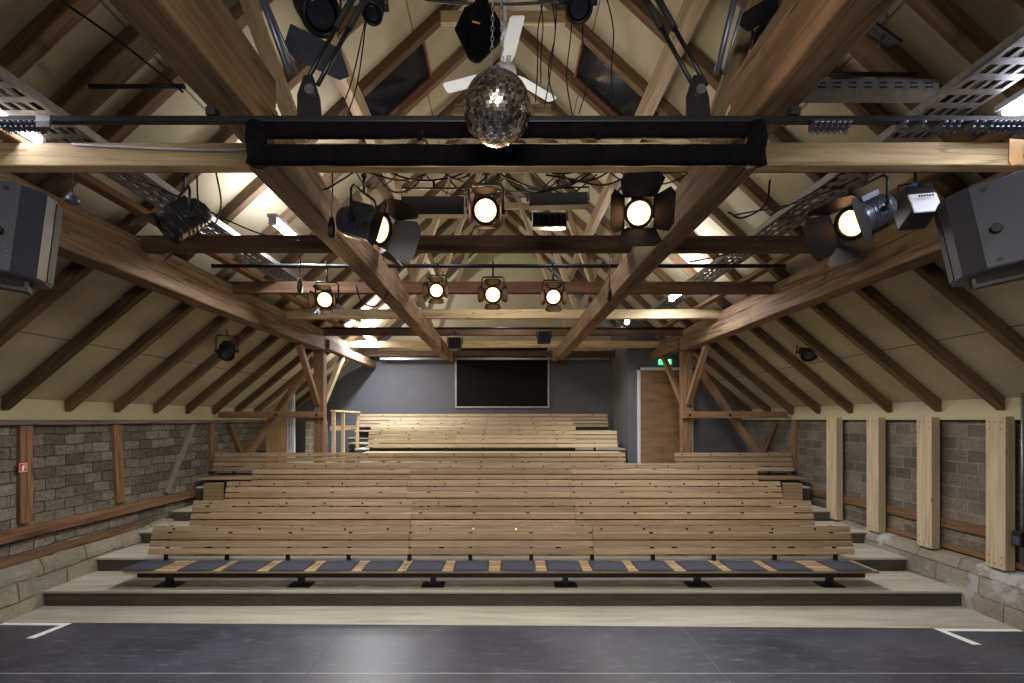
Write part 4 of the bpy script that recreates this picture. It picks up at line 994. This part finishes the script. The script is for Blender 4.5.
cable('thin black cable running diagonally at the left below the near pipe', [at(120, 172, 3.1), at(175, 195, 3.1), at(255, 232, 3.1), at(300, 240, 3.1)], .005)
cable('black cable loop beside the small unlit grey spotlight', [at(197, 176, 2.95), at(199, 205, 2.95), at(212, 226, 2.95), at(221, 205, 2.95), at(216, 172, 2.95)], .005)
cable('thin black wire across the dark upper right roof', [at(876, 50, 3.4), at(935, 58, 3.4), at(1000, 63, 3.4)], .004)
cable('thin black pole-like cable slanting across the upper left roof', [at(60, 0, 2.6), at(120, 42, 2.6), at(183, 92, 2.6)], .007)
for px, py, l, y in ((72, 198, 'small silver lamp head hanging on a cord at the left above the loudspeaker', 2.9),):
    root = empty('cord_lamp', at(px, py, y), 0, l, 'lamp')
    MB().lathe([(.035, -.03), (.037, -.01), (.02, .012), (.008, .03)], seg=16).build('lamp_head', M['lampgrey'], root)
    MB().cyl((0, 0, .03), (.01, 0, .18), .003, 6).build('cord', M['black'], root)
# dark flap at upper right
root = empty('hanging_flap', at(876, 30, 2.7), 0, 'dark square panel with cables hanging at the upper right', 'panel')
MB().box((0, 0, 0), (.27, .012, .30), Matrix.Rotation(R(35), 3, 'Y') @ Matrix.Rotation(R(-50), 3, 'X')).build('panel', M['black'], root, bevel=.004)
MB().tube(smooth_pts([(.06, 0, .12), (.04, -.02, 0), (-.01, -.03, -.12)], 5), .006, 6).build('cable', M['silver'], root)

# ------------------------------------------------------------------ added lights without fixtures
WARM = (1, .86, .68); NEU = (1, .93, .84)
area('front_fill', (0, -1.6, 3.0), (0, 7.5, 1.0), 1.6, .6, 45, NEU, spread=110)  # unseen weak frontal fill, added behind the camera
for y, e in ((3.7, 105), (5.2, 85), (7.3, 90), (9.2, 60)):      # unseen spots added for overhead light, aimed down between the ties
    for sx in (-1, 1):
        l = bpy.data.lights.new('overhead_fill', 'SPOT'); l.energy = e; l.spot_size = R(150); l.spot_blend = .8; l.shadow_soft_size = .12; l.color = (1, .95, .87)
        o = bpy.data.objects.new('overhead_fill', l); COL.objects.link(o); o.location = (sx*(2.1 if y < 8 else 1.9), y, CAMZ+1.44)
        o.rotation_euler = (0, R(sx*-8), 0)
for x, y, e in ((-.7, 4.5, 15), (.7, 4.5, 15), (0, 6.2, 26), (0, 8.0, 20)):     # unseen points added above the ties to brighten the roof boards
    l = bpy.data.lights.new('roof_fill', 'POINT'); l.energy = e; l.shadow_soft_size = .12; l.color = (1, .93, .8)
    o = bpy.data.objects.new('roof_fill', l); COL.objects.link(o); o.location = (x, y, CAMZ+1.95)
w = bpy.data.worlds.new('hall'); SC.world = w; w.use_nodes = True
w.node_tree.nodes['Background'].inputs[0].default_value = (.5, .5, .52, 1); w.node_tree.nodes['Background'].inputs[1].default_value = .1

# ------------------------------------------------------------------ camera
cd = bpy.data.cameras.new('camera'); cam = bpy.data.objects.new('camera', cd); COL.objects.link(cam)
cam.location = (0, 0, CAMZ); cam.rotation_euler = (R(90), 0, 0)
cd.sensor_width = 36; cd.lens = 480/1024*36; cd.shift_x = 9/1024; cd.shift_y = (420-341.5)/1024; cd.clip_start = .05; cd.clip_end = 60
SC.camera = cam
SC.view_settings.view_transform = 'Standard'; SC.view_settings.look = 'None'; SC.view_settings.gamma = 1; SC.view_settings.use_curve_mapping = False
SC.view_settings.exposure = 0.27
